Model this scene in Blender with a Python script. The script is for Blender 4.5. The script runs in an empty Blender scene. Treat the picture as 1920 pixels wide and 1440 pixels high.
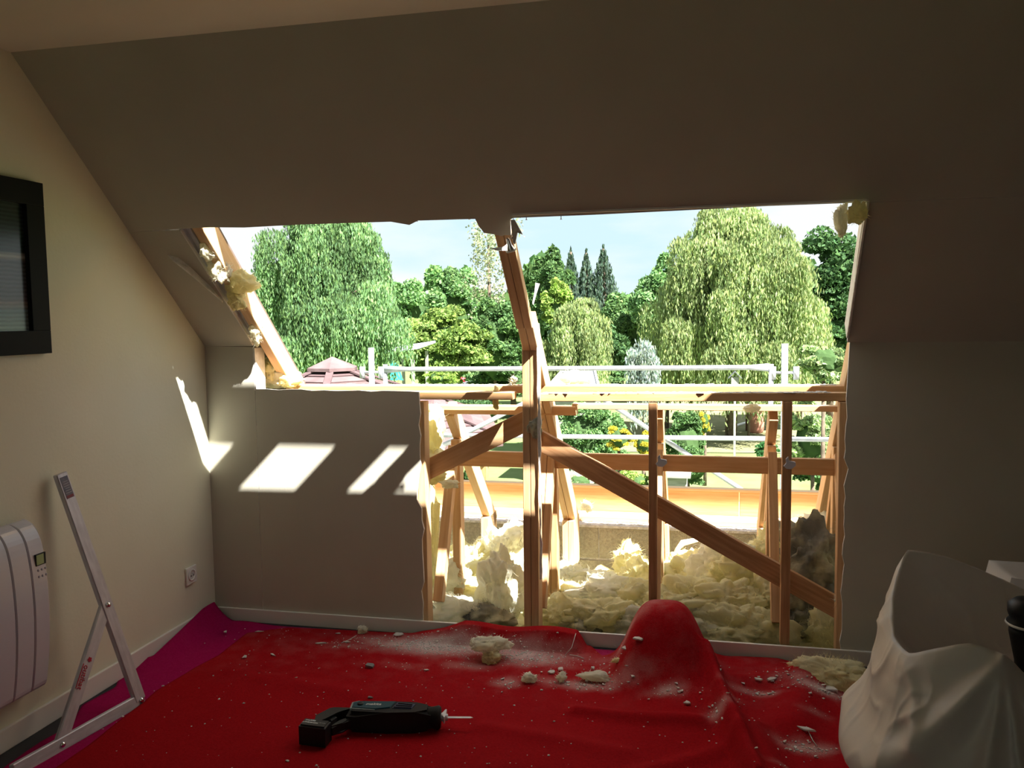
import bpy, bmesh, math, random
import numpy as np
from mathutils import Vector, Matrix, noise
random.seed(7); rng = np.random.default_rng(7)
S = bpy.context.scene; COL = S.collection
# ------------------------------------------------------------------ camera
H = 1.45; D = 3.641; XL = -2.325; K = 1.33; TS = .961      # eye height, knee wall y, left wall x, knee height, roof slope
yaw, pitch, roll = math.radians(12.8), math.radians(4.5), math.radians(.77)
fw = Vector((-math.sin(yaw)*math.cos(pitch), math.cos(yaw)*math.cos(pitch), -math.sin(pitch)))
r0 = Vector((math.cos(yaw), math.sin(yaw), 0)); u0 = r0.cross(fw)
CR = r0*math.cos(roll)-u0*math.sin(roll); CU = u0*math.cos(roll)+r0*math.sin(roll)
cd = bpy.data.cameras.new('camera'); cam = bpy.data.objects.new('camera', cd); COL.objects.link(cam)
cd.sensor_width = 36; cd.lens = 1600*36/1920; cd.clip_start = .02; cd.clip_end = 600
M = Matrix((CR, CU, -fw)).transposed().to_4x4(); M.translation = Vector((0, 0, H)); cam.matrix_world = M
S.camera = cam
def at(px, py, Y):                      # the point of the place at depth y=Y seen along a photograph direction
    d = fw*1600+CR*(px-960)-CU*(py-720); return Vector((0, 0, H))+d*(Y/d.y)
def atz(px, py, z=0.):
    d = fw*1600+CR*(px-960)-CU*(py-720); return Vector((0, 0, H))+d*((z-H)/d.z)
# ------------------------------------------------------------------ light
S.view_settings.view_transform = 'Standard'; S.view_settings.look = 'None'
S.view_settings.gamma = 1; S.view_settings.use_curve_mapping = False; S.view_settings.exposure = 0.62
SUN = Vector((-1.39, 1.0, -2.35)).normalized()
sl = bpy.data.lights.new('sun', 'SUN'); so = bpy.data.objects.new('sun', sl); COL.objects.link(so)
sl.energy = 17.0; sl.angle = math.radians(.6); sl.color = (1, .96, .88); so.rotation_euler = SUN.to_track_quat('-Z', 'Y').to_euler()
W = bpy.data.worlds.new('sky'); S.world = W; W.use_nodes = True
nt = W.node_tree; N = nt.nodes; L = nt.links; N.clear()
def nn(tree, t, **k):
    n = tree.nodes.new(t)
    for a, v in k.items():
        if a.startswith('i_'): n.inputs[a[2:].replace('_', ' ')].default_value = v
        else: setattr(n, a, v)
    return n
tc = nn(nt, 'ShaderNodeTexCoord'); mp = nn(nt, 'ShaderNodeMapping'); mp.inputs['Scale'].default_value = (1.0, 1.0, 3.6); mp.inputs['Location'].default_value = (.3, .1, .55)
ns = nn(nt, 'ShaderNodeTexNoise'); ns.inputs['Scale'].default_value = 2.6; ns.inputs['Detail'].default_value = 6; ns.inputs['Roughness'].default_value = .5
cr = nn(nt, 'ShaderNodeValToRGB'); cr.color_ramp.elements[0].position = .34; cr.color_ramp.elements[0].color = (.47, .63, .72, 1)
cr.color_ramp.elements[1].position = .50; cr.color_ramp.elements[1].color = (.66, .70, .71, 1)
bg = nn(nt, 'ShaderNodeBackground'); bg.inputs['Strength'].default_value = .98; wo = nn(nt, 'ShaderNodeOutputWorld')
L.new(tc.outputs['Generated'], mp.inputs['Vector']); L.new(mp.outputs[0], ns.inputs['Vector']); L.new(ns.outputs['Fac'], cr.inputs[0]); L.new(cr.outputs[0], bg.inputs[0]); L.new(bg.outputs[0], wo.inputs[0])
# ------------------------------------------------------------------ materials
def mat(name, col, rough=.7, col2=None, scale=8, stretch=(1, 1, 1), bump=0., bscale=60, metal=0., lo=.35, hi=.65, spec=.3, trans=0., emit=None, coat=0, dust=None, attr=None, detail=4):
    m = bpy.data.materials.new(name); m.use_nodes = True; t = m.node_tree; b = t.nodes['Principled BSDF']
    b.inputs['Roughness'].default_value = rough; b.inputs['Metallic'].default_value = metal; b.inputs['Specular IOR Level'].default_value = spec
    b.inputs['Base Color'].default_value = (*col, 1); b.inputs['Coat Weight'].default_value = coat
    c = nn(t, 'ShaderNodeTexCoord'); mp = nn(t, 'ShaderNodeMapping'); mp.inputs['Scale'].default_value = stretch; t.links.new(c.outputs['Object'], mp.inputs[0])
    out = None
    if col2 is not None:
        n = nn(t, 'ShaderNodeTexNoise'); n.inputs['Scale'].default_value = scale; n.inputs['Detail'].default_value = detail; t.links.new(mp.outputs[0], n.inputs[0])
        r = nn(t, 'ShaderNodeValToRGB'); r.color_ramp.elements[0].position = lo; r.color_ramp.elements[1].position = hi
        r.color_ramp.elements[0].color = (*col, 1); r.color_ramp.elements[1].color = (*col2, 1)
        t.links.new(n.outputs['Fac'], r.inputs[0]); out = r.outputs[0]
    if attr:
        a = nn(t, 'ShaderNodeAttribute'); a.attribute_name = attr
        if out is None:
            rgb = nn(t, 'ShaderNodeRGB'); rgb.outputs[0].default_value = (*col, 1); out = rgb.outputs[0]
        x = nn(t, 'ShaderNodeMix'); x.data_type = 'RGBA'; x.blend_type = 'MULTIPLY'; x.inputs['Factor'].default_value = 1
        t.links.new(out, x.inputs['A']); t.links.new(a.outputs['Color'], x.inputs['B']); out = x.outputs['Result']
    if dust:
        a = nn(t, 'ShaderNodeAttribute'); a.attribute_name = 'dust'
        n = nn(t, 'ShaderNodeTexNoise'); n.inputs['Scale'].default_value = 420; n.inputs['Detail'].default_value = 3
        n2 = nn(t, 'ShaderNodeTexNoise'); n2.inputs['Scale'].default_value = 14; n2.inputs['Detail'].default_value = 5
        t.links.new(c.outputs['Object'], n.inputs[0]); t.links.new(c.outputs['Object'], n2.inputs[0])
        ad = nn(t, 'ShaderNodeMath', operation='MULTIPLY_ADD'); ad.inputs[1].default_value = 1.1; ad.inputs[2].default_value = -.55; t.links.new(n.outputs['Fac'], ad.inputs[0])
        ad2 = nn(t, 'ShaderNodeMath', operation='MULTIPLY_ADD'); ad2.inputs[1].default_value = 1.3; ad2.inputs[2].default_value = -.65; t.links.new(n2.outputs['Fac'], ad2.inputs[0])
        s1 = nn(t, 'ShaderNodeMath', operation='ADD'); t.links.new(ad.outputs[0], s1.inputs[0]); t.links.new(ad2.outputs[0], s1.inputs[1])
        s2 = nn(t, 'ShaderNodeMath', operation='ADD'); t.links.new(s1.outputs[0], s2.inputs[0]); t.links.new(a.outputs['Fac'], s2.inputs[1])
        cl = nn(t, 'ShaderNodeMath', operation='MULTIPLY', use_clamp=True); t.links.new(s2.outputs[0], cl.inputs[0]); t.links.new(a.outputs['Fac'], cl.inputs[1])
        x = nn(t, 'ShaderNodeMix'); x.data_type = 'RGBA'; x.inputs['B'].default_value = (*dust, 1)
        t.links.new(cl.outputs[0], x.inputs['Factor'])
        if out is not None: t.links.new(out, x.inputs['A'])
        else: x.inputs['A'].default_value = (*col, 1)
        out = x.outputs['Result']
    if out is not None: t.links.new(out, b.inputs['Base Color'])
    if bump:
        n = nn(t, 'ShaderNodeTexNoise'); n.inputs['Scale'].default_value = bscale; n.inputs['Detail'].default_value = 5; t.links.new(mp.outputs[0], n.inputs[0])
        bp = nn(t, 'ShaderNodeBump'); bp.inputs['Strength'].default_value = bump; bp.inputs['Distance'].default_value = .01
        t.links.new(n.outputs['Fac'], bp.inputs['Height']); t.links.new(bp.outputs[0], b.inputs['Normal'])
    if trans:
        tr = nn(t, 'ShaderNodeBsdfTranslucent'); mx = nn(t, 'ShaderNodeMixShader'); mx.inputs[0].default_value = trans
        if out is not None: t.links.new(out, tr.inputs[0])
        else: tr.inputs[0].default_value = (*col, 1)
        o = t.nodes['Material Output']; t.links.new(b.outputs[0], mx.inputs[1]); t.links.new(tr.outputs[0], mx.inputs[2]); t.links.new(mx.outputs[0], o.inputs[0])
    if emit: b.inputs['Emission Color'].default_value = (*col, 1); b.inputs['Emission Strength'].default_value = emit
    return m
PAINT = mat('slope paint', (.55, .53, .45), .85, (.52, .50, .42), 3, bump=.05, bscale=90)
CREAM = mat('cream wall paint', (.80, .79, .64), .85, (.77, .76, .60), 2.5, bump=.08, bscale=70)
CEIL = mat('ceiling paint', (.70, .68, .60), .9, (.67, .65, .57), 3, bump=.04)
GYP = mat('gypsum core', (.86, .84, .80), .9, (.7, .68, .64), 40, bump=.3)
WOODF = [mat('fresh pine %d' % i, a, .6, b, 5, (1, 14, 14), .12, 30, lo=.3, hi=.7) for i, (a, b) in enumerate([((.72, .45, .23), (.60, .34, .15)), ((.76, .53, .31), (.66, .42, .22)), ((.70, .46, .26), (.58, .34, .17))])]
WOODD = mat('brown pine', (.58, .33, .17), .6, (.42, .22, .10), 5, (1, 14, 14), .12, 30)
WOOL = mat('yellow glass wool', (.95, .93, .66), .95, (.90, .84, .46), 6, bump=.35, bscale=60, trans=.45, spec=.05, lo=.3, hi=.75, attr='tint')
WOOLW = mat('white glass wool', (.95, .95, .86), .95, (.90, .88, .68), 6, bump=.35, bscale=60, trans=.45, spec=.05, attr='tint')
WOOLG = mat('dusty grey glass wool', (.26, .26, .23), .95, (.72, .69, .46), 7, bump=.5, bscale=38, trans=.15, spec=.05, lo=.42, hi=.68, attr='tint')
STEEL = mat('galvanised steel', (.74, .76, .80), .5, (.60, .62, .68), 25, metal=.25, bump=.05)
ALU = mat('brushed aluminium', (.62, .62, .68), .42, (.50, .50, .56), 14, (1, 5, 5), metal=.3, bump=.05)
TUBE = mat('painted scaffold steel', (.50, .53, .58), .4, (.40, .43, .48), 20, metal=.25)
BLOCK = mat('concrete block', (.40, .37, .29), .95, (.31, .28, .22), 60, bump=.8, bscale=160)
MORTAR = mat('mortar bed', (.62, .60, .60), .95, (.42, .40, .40), 30, bump=.8, bscale=80)
WHITE = mat('white plastic', (.82, .82, .80), .35)
SKIRT = mat('skirting paint', (.80, .78, .74), .45)
RADW = mat('radiator enamel', (.60, .60, .68), .22, spec=.5)
BLACK = mat('black satin frame', (.008, .009, .010), .6, spec=.12)
DARK = mat('dark plastic', (.012, .013, .014), .45)
RUBB = mat('black rubber', (.008, .008, .008), .7)
TEAL = mat('dark teal plastic', (.015, .07, .10), .3)
RED = mat('red fleece', (.37, .007, .012), .95, (.31, .005, .009), 120, bump=.35, bscale=300, dust=(.72, .58, .56), spec=.05)
MAG = mat('magenta fleece', (.40, .008, .10), .95, (.34, .005, .08), 120, bump=.35, bscale=300, dust=(.72, .60, .62), spec=.05)
FLOOR = mat('dark floor', (.03, .035, .04), .5, (.02, .022, .03), 6)
SHEET = mat('translucent white dust sheet', (.74, .72, .70), .42, bump=.12, bscale=18, trans=.30, spec=.5)
CHIP = mat('plaster chip', (.72, .70, .66), .9, (.55, .53, .50), 60, bump=.3)
CHIPG = mat('grey plaster chip', (.22, .23, .24), .8)
TILE = mat('roof felt', (.16, .12, .10), .9)
SHINGLE = [mat('brown shingle %d' % i, a, .85, b, 4, (1, 1, 1), .2, 40) for i, (a, b) in enumerate([((.15, .10, .10), (.11, .07, .07)), ((.13, .085, .09), (.095, .06, .065)), ((.17, .115, .12), (.13, .085, .09))])]
# ------------------------------------------------------------------ helpers
def mesh_obj(name, verts, faces, m, parent=None, smooth=False):
    me = bpy.data.meshes.new(name); me.from_pydata([tuple(v) for v in verts], [], faces); me.update()
    if smooth: me.polygons.foreach_set('use_smooth', [True]*len(me.polygons))
    o = bpy.data.objects.new(name, me); COL.objects.link(o)
    if m is not None: me.materials.append(m)
    if parent is not None: o.parent = parent
    return o
def bm_obj(name, bm, m, parent=None, smooth=False):
    me = bpy.data.meshes.new(name); bmesh.ops.recalc_face_normals(bm, faces=bm.faces); bm.to_mesh(me); bm.free()
    if smooth: me.polygons.foreach_set('use_smooth', [True]*len(me.polygons))
    if m is not None: me.materials.append(m)
    o = bpy.data.objects.new(name, me); COL.objects.link(o)
    if parent is not None: o.parent = parent
    return o
def tag(o, label=None, cat=None, group=None, kind=None):
    if label: o['label'] = label
    if cat: o['category'] = cat
    if group: o['group'] = group
    if kind: o['kind'] = kind
    return o
def empty(name, label, cat, group=None, loc=(0, 0, 0)):
    o = bpy.data.objects.new(name, None); COL.objects.link(o); o.location = loc; o.empty_display_size = .05
    return tag(o, label, cat, group)
def reparent(o, p): # keep world place
    o.parent = p; o.matrix_parent_inverse = Matrix.Translation(-Vector(p.location)); return o
def box(name, lo, hi, m, parent=None, bev=0.):
    lo = Vector(lo); hi = Vector(hi); c = (lo+hi)/2; s = hi-lo
    bm = bmesh.new(); bmesh.ops.create_cube(bm, size=1); bmesh.ops.scale(bm, vec=s, verts=bm.verts)
    if bev: bmesh.ops.bevel(bm, geom=bm.edges[:], offset=bev, segments=2, affect='EDGES', profile=.6)
    o = bm_obj(name, bm, m); o.location = c
    if parent is not None: reparent(o, parent)
    return o
def beam(name, p0, p1, w, h, m, parent=None, up=(0, 0, 1), bev=.002):
    """timber from p0 to p1, h along up, w sideways"""
    p0 = Vector(p0); p1 = Vector(p1); d = p1-p0; X = d.normalized(); Y = Vector(up).cross(X).normalized(); Z = X.cross(Y)
    bm = bmesh.new(); bmesh.ops.create_cube(bm, size=1); bmesh.ops.scale(bm, vec=(d.length, w, h), verts=bm.verts)
    if bev: bmesh.ops.bevel(bm, geom=bm.edges[:], offset=bev, segments=1, affect='EDGES')
    o = bm_obj(name, bm, m); mt = Matrix((X, Y, Z)).transposed().to_4x4(); mt.translation = (p0+p1)/2; o.matrix_world = mt
    if parent is not None: reparent(o, parent)
    return o
def tube(name, pts, r, m, parent=None, seg=10, cap=True):
    pts = [Vector(p) for p in pts]; rs = r if isinstance(r, (list, tuple)) else [r]*len(pts); V = []; F = []
    for i, p in enumerate(pts):
        t = (pts[min(i+1, len(pts)-1)]-pts[max(i-1, 0)]).normalized(); a = t.orthogonal().normalized() if i == 0 else (a-t*a.dot(t)).normalized(); b = t.cross(a)
        for k in range(seg):
            q = 2*math.pi*k/seg; V.append(p+(a*math.cos(q)+b*math.sin(q))*rs[i])
    for i in range(len(pts)-1):
        for k in range(seg): F.append((i*seg+k, i*seg+(k+1) % seg, (i+1)*seg+(k+1) % seg, (i+1)*seg+k))
    if cap: F.append(tuple(range(seg))[::-1]); F.append(tuple((len(pts)-1)*seg+k for k in range(seg)))
    c = pts[0].copy(); o = mesh_obj(name, [v-c for v in V], F, m, None, True); o.location = c
    if parent is not None: reparent(o, parent)
    return o
def slab(name, poly, nrm, th, m, parent=None, edge=None):
    """flat board of outline poly (3D points) thickened along nrm"""
    poly = [Vector(p) for p in poly]; c = poly[0].copy(); n = len(poly); off = Vector(nrm)*th
    V = [p-c for p in poly]+[p-c+off for p in poly]; F = [tuple(range(n)), tuple(range(2*n-1, n-1, -1))]+[(i, i+n, (i+1) % n+n, (i+1) % n) for i in range(n)]
    o = mesh_obj(name, V, F, m); o.location = c
    if edge is not None:
        o.data.materials.append(edge)
        for p in o.data.polygons[2:]: p.material_index = 1
    bm = bmesh.new(); bm.from_mesh(o.data); bmesh.ops.recalc_face_normals(bm, faces=bm.faces); bm.to_mesh(o.data); bm.free()
    if parent is not None: reparent(o, parent)
    return o
def ragged(a, b, n, amp, r=random):
    a = Vector(a); b = Vector(b); d = (b-a); out = []
    for i in range(n+1):
        f = i/n; out.append(a+d*f+Vector((r.uniform(-amp, amp), 0, r.uniform(-amp, amp)))*(0 if i in (0, n) else 1))
    return out
def text(name, s, size, m, mtx, parent=None, ext=.0004, shear=0):
    c = bpy.data.curves.new(name, 'FONT'); c.body = s; c.size = size; c.extrude = ext; c.align_x = 'CENTER'; c.align_y = 'CENTER'; c.shear = shear; c.materials.append(m)
    o = bpy.data.objects.new(name, c); COL.objects.link(o); o.matrix_world = mtx
    if parent is not None: reparent(o, parent)
    return o
def sp(x, t, v=0.):      # a point of the sloping ceiling, t = how far back from the knee wall, v = height above it
    return Vector((x, D-t, K+TS*t+v))
NS = Vector((0, TS, 1)).normalized()
# ------------------------------------------------------------------ room shell
XR = 2.7; YB = -2.4; CZ = 2.376; TC = (CZ-K)/TS
fl = box('floor', (XL-.15, YB-.1, -.25), (XR+.1, D+.08, 0), FLOOR); tag(fl, kind='structure')
ce = box('ceiling', (XL-.15, YB-.1, CZ), (XR+.1, D-TC, CZ+.06), CEIL); tag(ce, kind='structure')
wl = slab('wall_left', [(XL, YB, 0), (XL, D+.1, 0), (XL, D+.1, K-TS*.1), (XL, D-TC, CZ+.02), (XL, YB, CZ+.02)], (-1, 0, 0), .14, CREAM); tag(wl, kind='structure')
wr = slab('wall_right', [(XR, YB, 0), (XR, D+.1, 0), (XR, D+.1, K-TS*.1), (XR, D-TC, CZ+.02), (XR, YB, CZ+.02)], (1, 0, 0), .12, mat('bounce-dimming brown', (.16, .10, .06), .85)); tag(wr, kind='structure')  # unseen wall; dark brown put in to dim bounced light at the right
# wall behind the camera with a window opening added to let in fill light
wb = bpy.data.objects.new('wall_back', None); COL.objects.link(wb); tag(wb, kind='structure')
for lo, hi in (((XL, YB-.12, 0), (-1.9, YB, CZ)), ((-.9, YB-.12, 0), (XR, YB, CZ)), ((-1.9, YB-.12, 0), (-.9, YB, .95)), ((-1.9, YB-.12, 2.1), (-.9, YB, CZ))):
    box('wall_panel', lo, hi, CREAM, wb)
# knee wall (left of the cut), sloping ceiling with the big cut hole
kw = bpy.data.objects.new('wall_front', None); COL.objects.link(kw); tag(kw, kind='structure')
HX0, HX1, HT = -2.07, .545, .51
slab('plasterboard', [(XL, D, 0), (HX0-.001, D, 0), (HX0-.001, D, K-.006), (XL, D, K)], (0, 1, 0), .013, PAINT, kw, GYP)
r1 = random.Random(3)
edge = ragged((-1.262, D, .05), (-1.258, D, 1.118), 22, .006, r1); edge[4].x += .01; edge[9].x += .012; edge[14].x -= .012; edge[12].x -= .018; edge[13].x -= .02
slab('plasterboard', [(HX0+.0015, D, 0), (-1.262, D, 0)]+edge+ragged((-1.258, D, 1.118), (HX0+.0015, D, 1.126), 14, .003, r1)[1:], (0, 1, 0), .013, PAINT, kw, GYP)
edge = ragged((.556, D, 1.10), (.552, D, .06), 26, .006, r1); edge[7].x += .012; edge[8].x += .012
slab('plasterboard', [(XR, D, 0), (XR, D, K)]+[(.565, D, K)]+edge+[(.552, D, 0)], (0, 1, 0), .013, PAINT, kw, GYP)
box('lining_trim', (HX0-.004, D, .99+.13), (HX0+.006, D+.09, K-.01), GYP, kw)
sc = bpy.data.objects.new('ceiling_slope', None); COL.objects.link(sc); tag(sc, kind='structure')
slab('plasterboard', [sp(XL, 0), sp(HX0, 0)]+[sp(HX0+(-.02)*t/HT+r1.uniform(-.004, .004), t) for t in np.linspace(0.02, HT, 12)]+[sp(XL, HT)], NS, .013, PAINT, sc, GYP)
slab('plasterboard', [sp(.555, 0), sp(XR, 0), sp(XR, HT), sp(.527, HT), sp(.533, .35), sp(.545, .15)], NS, .013, PAINT, sc, GYP)
beam('reveal_strip', sp(.552, .005, .04), sp(.534, HT-.01, .04), .010, .078, GYP, sc, NS)
beam('reveal_strip', sp(-2.066, .01, .022), sp(-2.086, HT-.01, .022), .006, .040, SKIRT, sc, NS)
low = [(XL, HT), (-2.09, HT+.005), (-1.95, HT+.006), (-1.80, HT), (-1.55, HT+.003), (-1.18, HT), (-1.15, HT-.006), (-1.11, HT-.014), (-1.07, HT), (-.845, HT-.002), (-.838, HT-.03), (-.832, HT-.038), (-.825, HT-.052), (-.80, HT-.056), (-.78, HT-.06), (-.76, HT-.066), (-.745, HT-.062), (-.722, HT-.064), (-.712, HT-.01), (-.70, HT-.004), (-.4, HT-.004), (-.05, HT-.001), (.2, HT+.002), (.527, HT+.001), (XR, HT+.001)]
slab('plasterboard', [sp(x, t) for x, t in low]+[sp(XR, TC), sp(XL, TC)], NS, .013, PAINT, sc, GYP)
box('trim_1', (-.7, D-HT-.012, K+TS*HT+.004), (.53, D-HT+.004, K+TS*HT+.028), SKIRT); bpy.data.objects['trim_1'].name = 'trim_1'; tag(bpy.data.objects['trim_1'], kind='structure')
def skirting(name, pts):
    o = bpy.data.objects.new(name, None); COL.objects.link(o); tag(o, kind='structure'); return o
b1 = box('baseboard_front', (XL, D-.013, 0), (XR, D, .064), SKIRT, None, .003); tag(b1, kind='structure')
b2 = box('baseboard_left', (XL, YB, 0), (XL+.013, D-.013, .078), SKIRT, None, .003); tag(b2, kind='structure')
# roof that remains above and beside the hole (boards and felt), open over the cut
def roofpanel(name, x0, x1, t0, t1, v, label):
    o = slab(name, [sp(x0, t0, v), sp(x1, t0, v), sp(x1, t1, v), sp(x0, t1, v)], (0, 0, 1), .07, TILE); return tag(o, label, 'roof')
roofpanel('roof_section', XL-.6, XR+.3, .77, 2.3, .13, 'dark felted roof section still in place above the cut ceiling')
roofpanel('roof_section', .64, XR+.3, -1.0, .72, .13, 'dark felted roof section still in place right of the cut opening')
roofpanel('roof_section', XL-.6, -2.02, -1.0, .72, .13, 'dark felted roof section still in place left of the cut opening')
tr = box('roof_board', (XL-.15, YB-.1, CZ+.062), (XR+.1, D-1.4, CZ+.09), TILE); tag(tr, 'flat dark board deck lying over the room ceiling', 'roof')
# unseen planks added above the opening to cast the bars of shade on the wall
for x0, x1 in ((-1.355, -1.15), (-.835, -.60), (.57, 1.3)):
    tl0 = .50 if x0 < 0 else .22
    o = slab('shade_plank', [sp(x0, tl0, .34), sp(x1, tl0, .34), sp(x1, 1.0, .34), sp(x0, 1.0, .34)], (0, 0, 1), .03, WOODF[0]); tag(o, 'wide unseen plank added above the opening for its shade, '+('left one' if x0 < -1 else 'middle one' if x0 < 0 else 'broad right one'), 'plank')
o = box('shade_timber', (-3.0, 3.06, 2.225), (3.0, 3.09, 2.445), WOODF[1]); tag(o, 'long unseen timber added above the opening edge for its shade', 'beam')  # out of view, added for the level band of shade on the wall
gy = empty('shade_frame', 'timber gantry of unseen boards added above the eave to cast shade', 'blocker', None, (0, 4, -2.9))  # boards and end posts out of view, added to shade the eave
box('shade_board', (-3.4, 3.99, 2.20), (3.4, 4.02, 2.62), WOODF[1], gy); box('shade_board', (-3.4, 3.99, 3.19), (3.4, 4.02, 3.46), WOODF[0], gy)
for x in (-3.38, 3.38): beam('shade_post', (x, 4.05, -2.9), (x, 4.05, 3.5), .1, .06, WOODF[2], gy, (0, 1, 0))
# ------------------------------------------------------------------ roof frame in the opening
rs = random.Random(11)
def wood(): return rs.choice(WOODF)
def vz(y, v): return K-TS*(y-D)+v
FRAMES = [(-1.99, .045, 1, 'left edge of the opening', dict(knee=False)), (-1.214, .045, 1, 'behind the edge of the left plasterboard', {}),
          (-.716, .033, 2, 'in the middle of the opening, with double plies', {}), (-.195, .04, 1, 'behind the second stud', dict(top=.02)),
          (.325, .04, 1, 'behind the third stud', dict(top=.0)), (.622, .045, 1, 'at the right edge of the opening', dict(knee=False, top=-.03))]
for xr, w, ply, where, opt in FRAMES:
    fr = empty('roof_truss', 'pine roof truss '+where, 'truss', None, (xr-w/2, 4.2, -.1))
    knee = opt.get('knee', True)
    for k in range(ply):
        x = xr-w/2-k*(w+.002)
        ttop = opt.get('top', .50 if ply == 2 else .62); ttop = ttop if ttop > -.5 else 0
        if ply == 2: ttop = .57
        if xr in (-1.20,): ttop = -.02
        vc = .070; hh_ = .095
        y0 = 3.60 if ply == 2 else D-.565 if xr < -1.5 else D-.49 if xr > .5 else 4.06
        a = Vector((x, y0, vz(y0, vc))); b = Vector((x, 4.86, vz(4.86, vc)))
        rf = beam('rafter', a, b, w, hh_, WOODF[1] if ply == 2 or xr < -1.5 else wood(), fr, NS)
        if ply == 2:
            a = Vector((x-.004, D-.505, vz(D-.505, .042))); b = Vector((x-.004, 3.585, vz(3.585, .028))); beam('upper_chord', a, b, w, .04, WOODF[2], fr, NS)
        ytop = 4.16; top = vz(4.16, .0)
        beam('vertical_post', (x, 4.155, -.1), (x, 4.155, top), w, .07, wood(), fr, (0, 1, 0))
        beam('strut', (x, 3.80, .10), (x, 4.10, top-.03), w, .055, wood(), fr, (0, 1, .3))
        beam('tie', (x, 3.74, -.09), (x, 4.78, -.09), w, .07, wood(), fr)
        beam('foot_block', (x, 4.78, .02), (x, 4.78, .30), w, .2, WOODF[1], fr, (0, 1, 0))
        if xr > -.6: beam('brace', (x+.0, 4.20, top-.1), (x, 4.62, .06), w*.6, .045, wood(), fr, (0, 1, .3))
        if ply == 2:
            beam('knee_post', (x-.010, 3.72, .0), (x-.004, 3.72, 1.355), w, .09, WOODF[2], fr, (0, 1, 0))
# studs, rails, diagonals of the knee wall
def piece(name, label, cat, *a, **k):
    o = beam(name, *a, **k); return tag(o, label, cat)
piece('stud', 'vertical timber stud second from the left in the low opening, behind the red hump', 'stud', (-.219, 3.70, .05), (-.219, 3.70, 1.075), .036, .045, WOODD, None, (0, 1, 0))
piece('stud', 'vertical timber stud third from the left, crossed by the diagonal brace', 'stud', (.333, 3.70, .05), (.333, 3.70, 1.085), .038, .045, WOODD, None, (0, 1, 0))
piece('stud', 'thin vertical stud along the right cut edge of the plasterboard', 'stud', (.553, 3.70, .03), (.553, 3.70, 1.085), .036, .06, WOODF[2], None, (0, 1, 0))
piece('stud', 'vertical stud behind the cut edge of the left plasterboard', 'stud', (-1.262, 3.70, .0), (-1.262, 3.70, 1.07), .036, .07, WOODF[1], None, (0, 1, 0))
piece('top_rail', 'dusty front sill rail between middle post and right plasterboard', 'rail', (-.727, 3.705, 1.093), (.60, 3.705, 1.106), .05, .034, WOODF[0])
piece('top_rail', 'front sill rail left of the middle post, behind the plasterboard top', 'rail', (-2.06, 3.70, 1.098), (-.83, 3.70, 1.100), .08, .034, WOODF[0])
piece('back_rail', 'rear sill rail with dusty white top running across the whole opening', 'rail', (-2.0, 3.90, 1.108), (.58, 3.90, 1.12), .10, .034, WOODF[0])
piece('cross_rail', 'square rail under the sill left of the middle post', 'rail', (-1.42, 4.04, .998), (-.60, 4.04, .998), .07, .042, WOODF[1])
piece('cross_rail', 'thin sunlit rail under the sill right of the middle post', 'rail', (-.62, 4.04, 1.02), (.62, 4.04, 1.02), .055, .026, WOODF[1])
piece('noggin_plank', 'long horizontal plank crossing the frame at mid height', 'plank', (-1.42, 4.09, .745), (.72, 4.09, .745), .03, .076, WOODF[2])
piece('diagonal_brace', 'short diagonal brace rising to the middle post from the left plasterboard', 'brace', (-1.30, 3.77, .725), (-.78, 3.77, .985), .032, .092, WOODF[2])
piece('diagonal_brace', 'long diagonal brace falling from the middle post to the lower right corner', 'brace', (-.745, 3.79, .895), (.60, 3.79, .165), .034, .088, WOODD)
# drywall strip hanging along the middle post, dust on rails
o = slab('plasterboard_strip', [(-.715, 3.66, 1.42), (-.708, 3.66, 1.42)]+ragged((-.704, 3.66, 1.36), (-.708, 3.66, .28), 26, .005, rs)+ragged((-.716, 3.66, .28), (-.718, 3.66, 1.36), 14, .003, rs), (0, 1, 0), .013, GYP); tag(o, 'ragged white plasterboard strip left along the middle post', 'plasterboard')
def crumbs(name, fn, n, smin, smax, m, label, flat=.4):
    V = []; F = []
    for i in range(n):
        p = fn(i); s = random.uniform(smin, smax)*(1 if random.random() < .85 else 1.8); a = random.uniform(0, 6.28); k = random.randint(4, 5)
        top = []; b = len(V)
        for j in range(k):
            q = a+j*6.283/k+random.uniform(-.3, .3); r = s*random.uniform(.6, 1.1); V.append((p[0]+math.cos(q)*r, p[1]+math.sin(q)*r, p[2]))
        for j in range(k):
            v = V[b+j]; V.append((p[0]+(v[0]-p[0])*.8+random.uniform(-.2, .2)*s, p[1]+(v[1]-p[1])*.8, p[2]+s*flat*random.uniform(.6, 1.6)))
        F.append(tuple(b+k+j for j in range(k)))
        for j in range(k): F.append((b+j, b+(j+1) % k, b+k+(j+1) % k, b+k+j))
    o = mesh_obj(name, V, F, m); return tag(o, label, 'debris', None, 'stuff')
def onrail(i):
    if random.random() < .5: x = random.uniform(-.7, .5); return (x, random.uniform(3.685, 3.725), 1.111+.0097*(x+.73))
    x = random.uniform(-1.9, .55); return (x, random.uniform(3.86, 3.94), 1.126+.0046*(x+2))
crumbs('plaster_dust', onrail, 1500, .003, .012, CHIP, 'white plaster dust and crumbs lying on the sill rails', .12)
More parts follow.
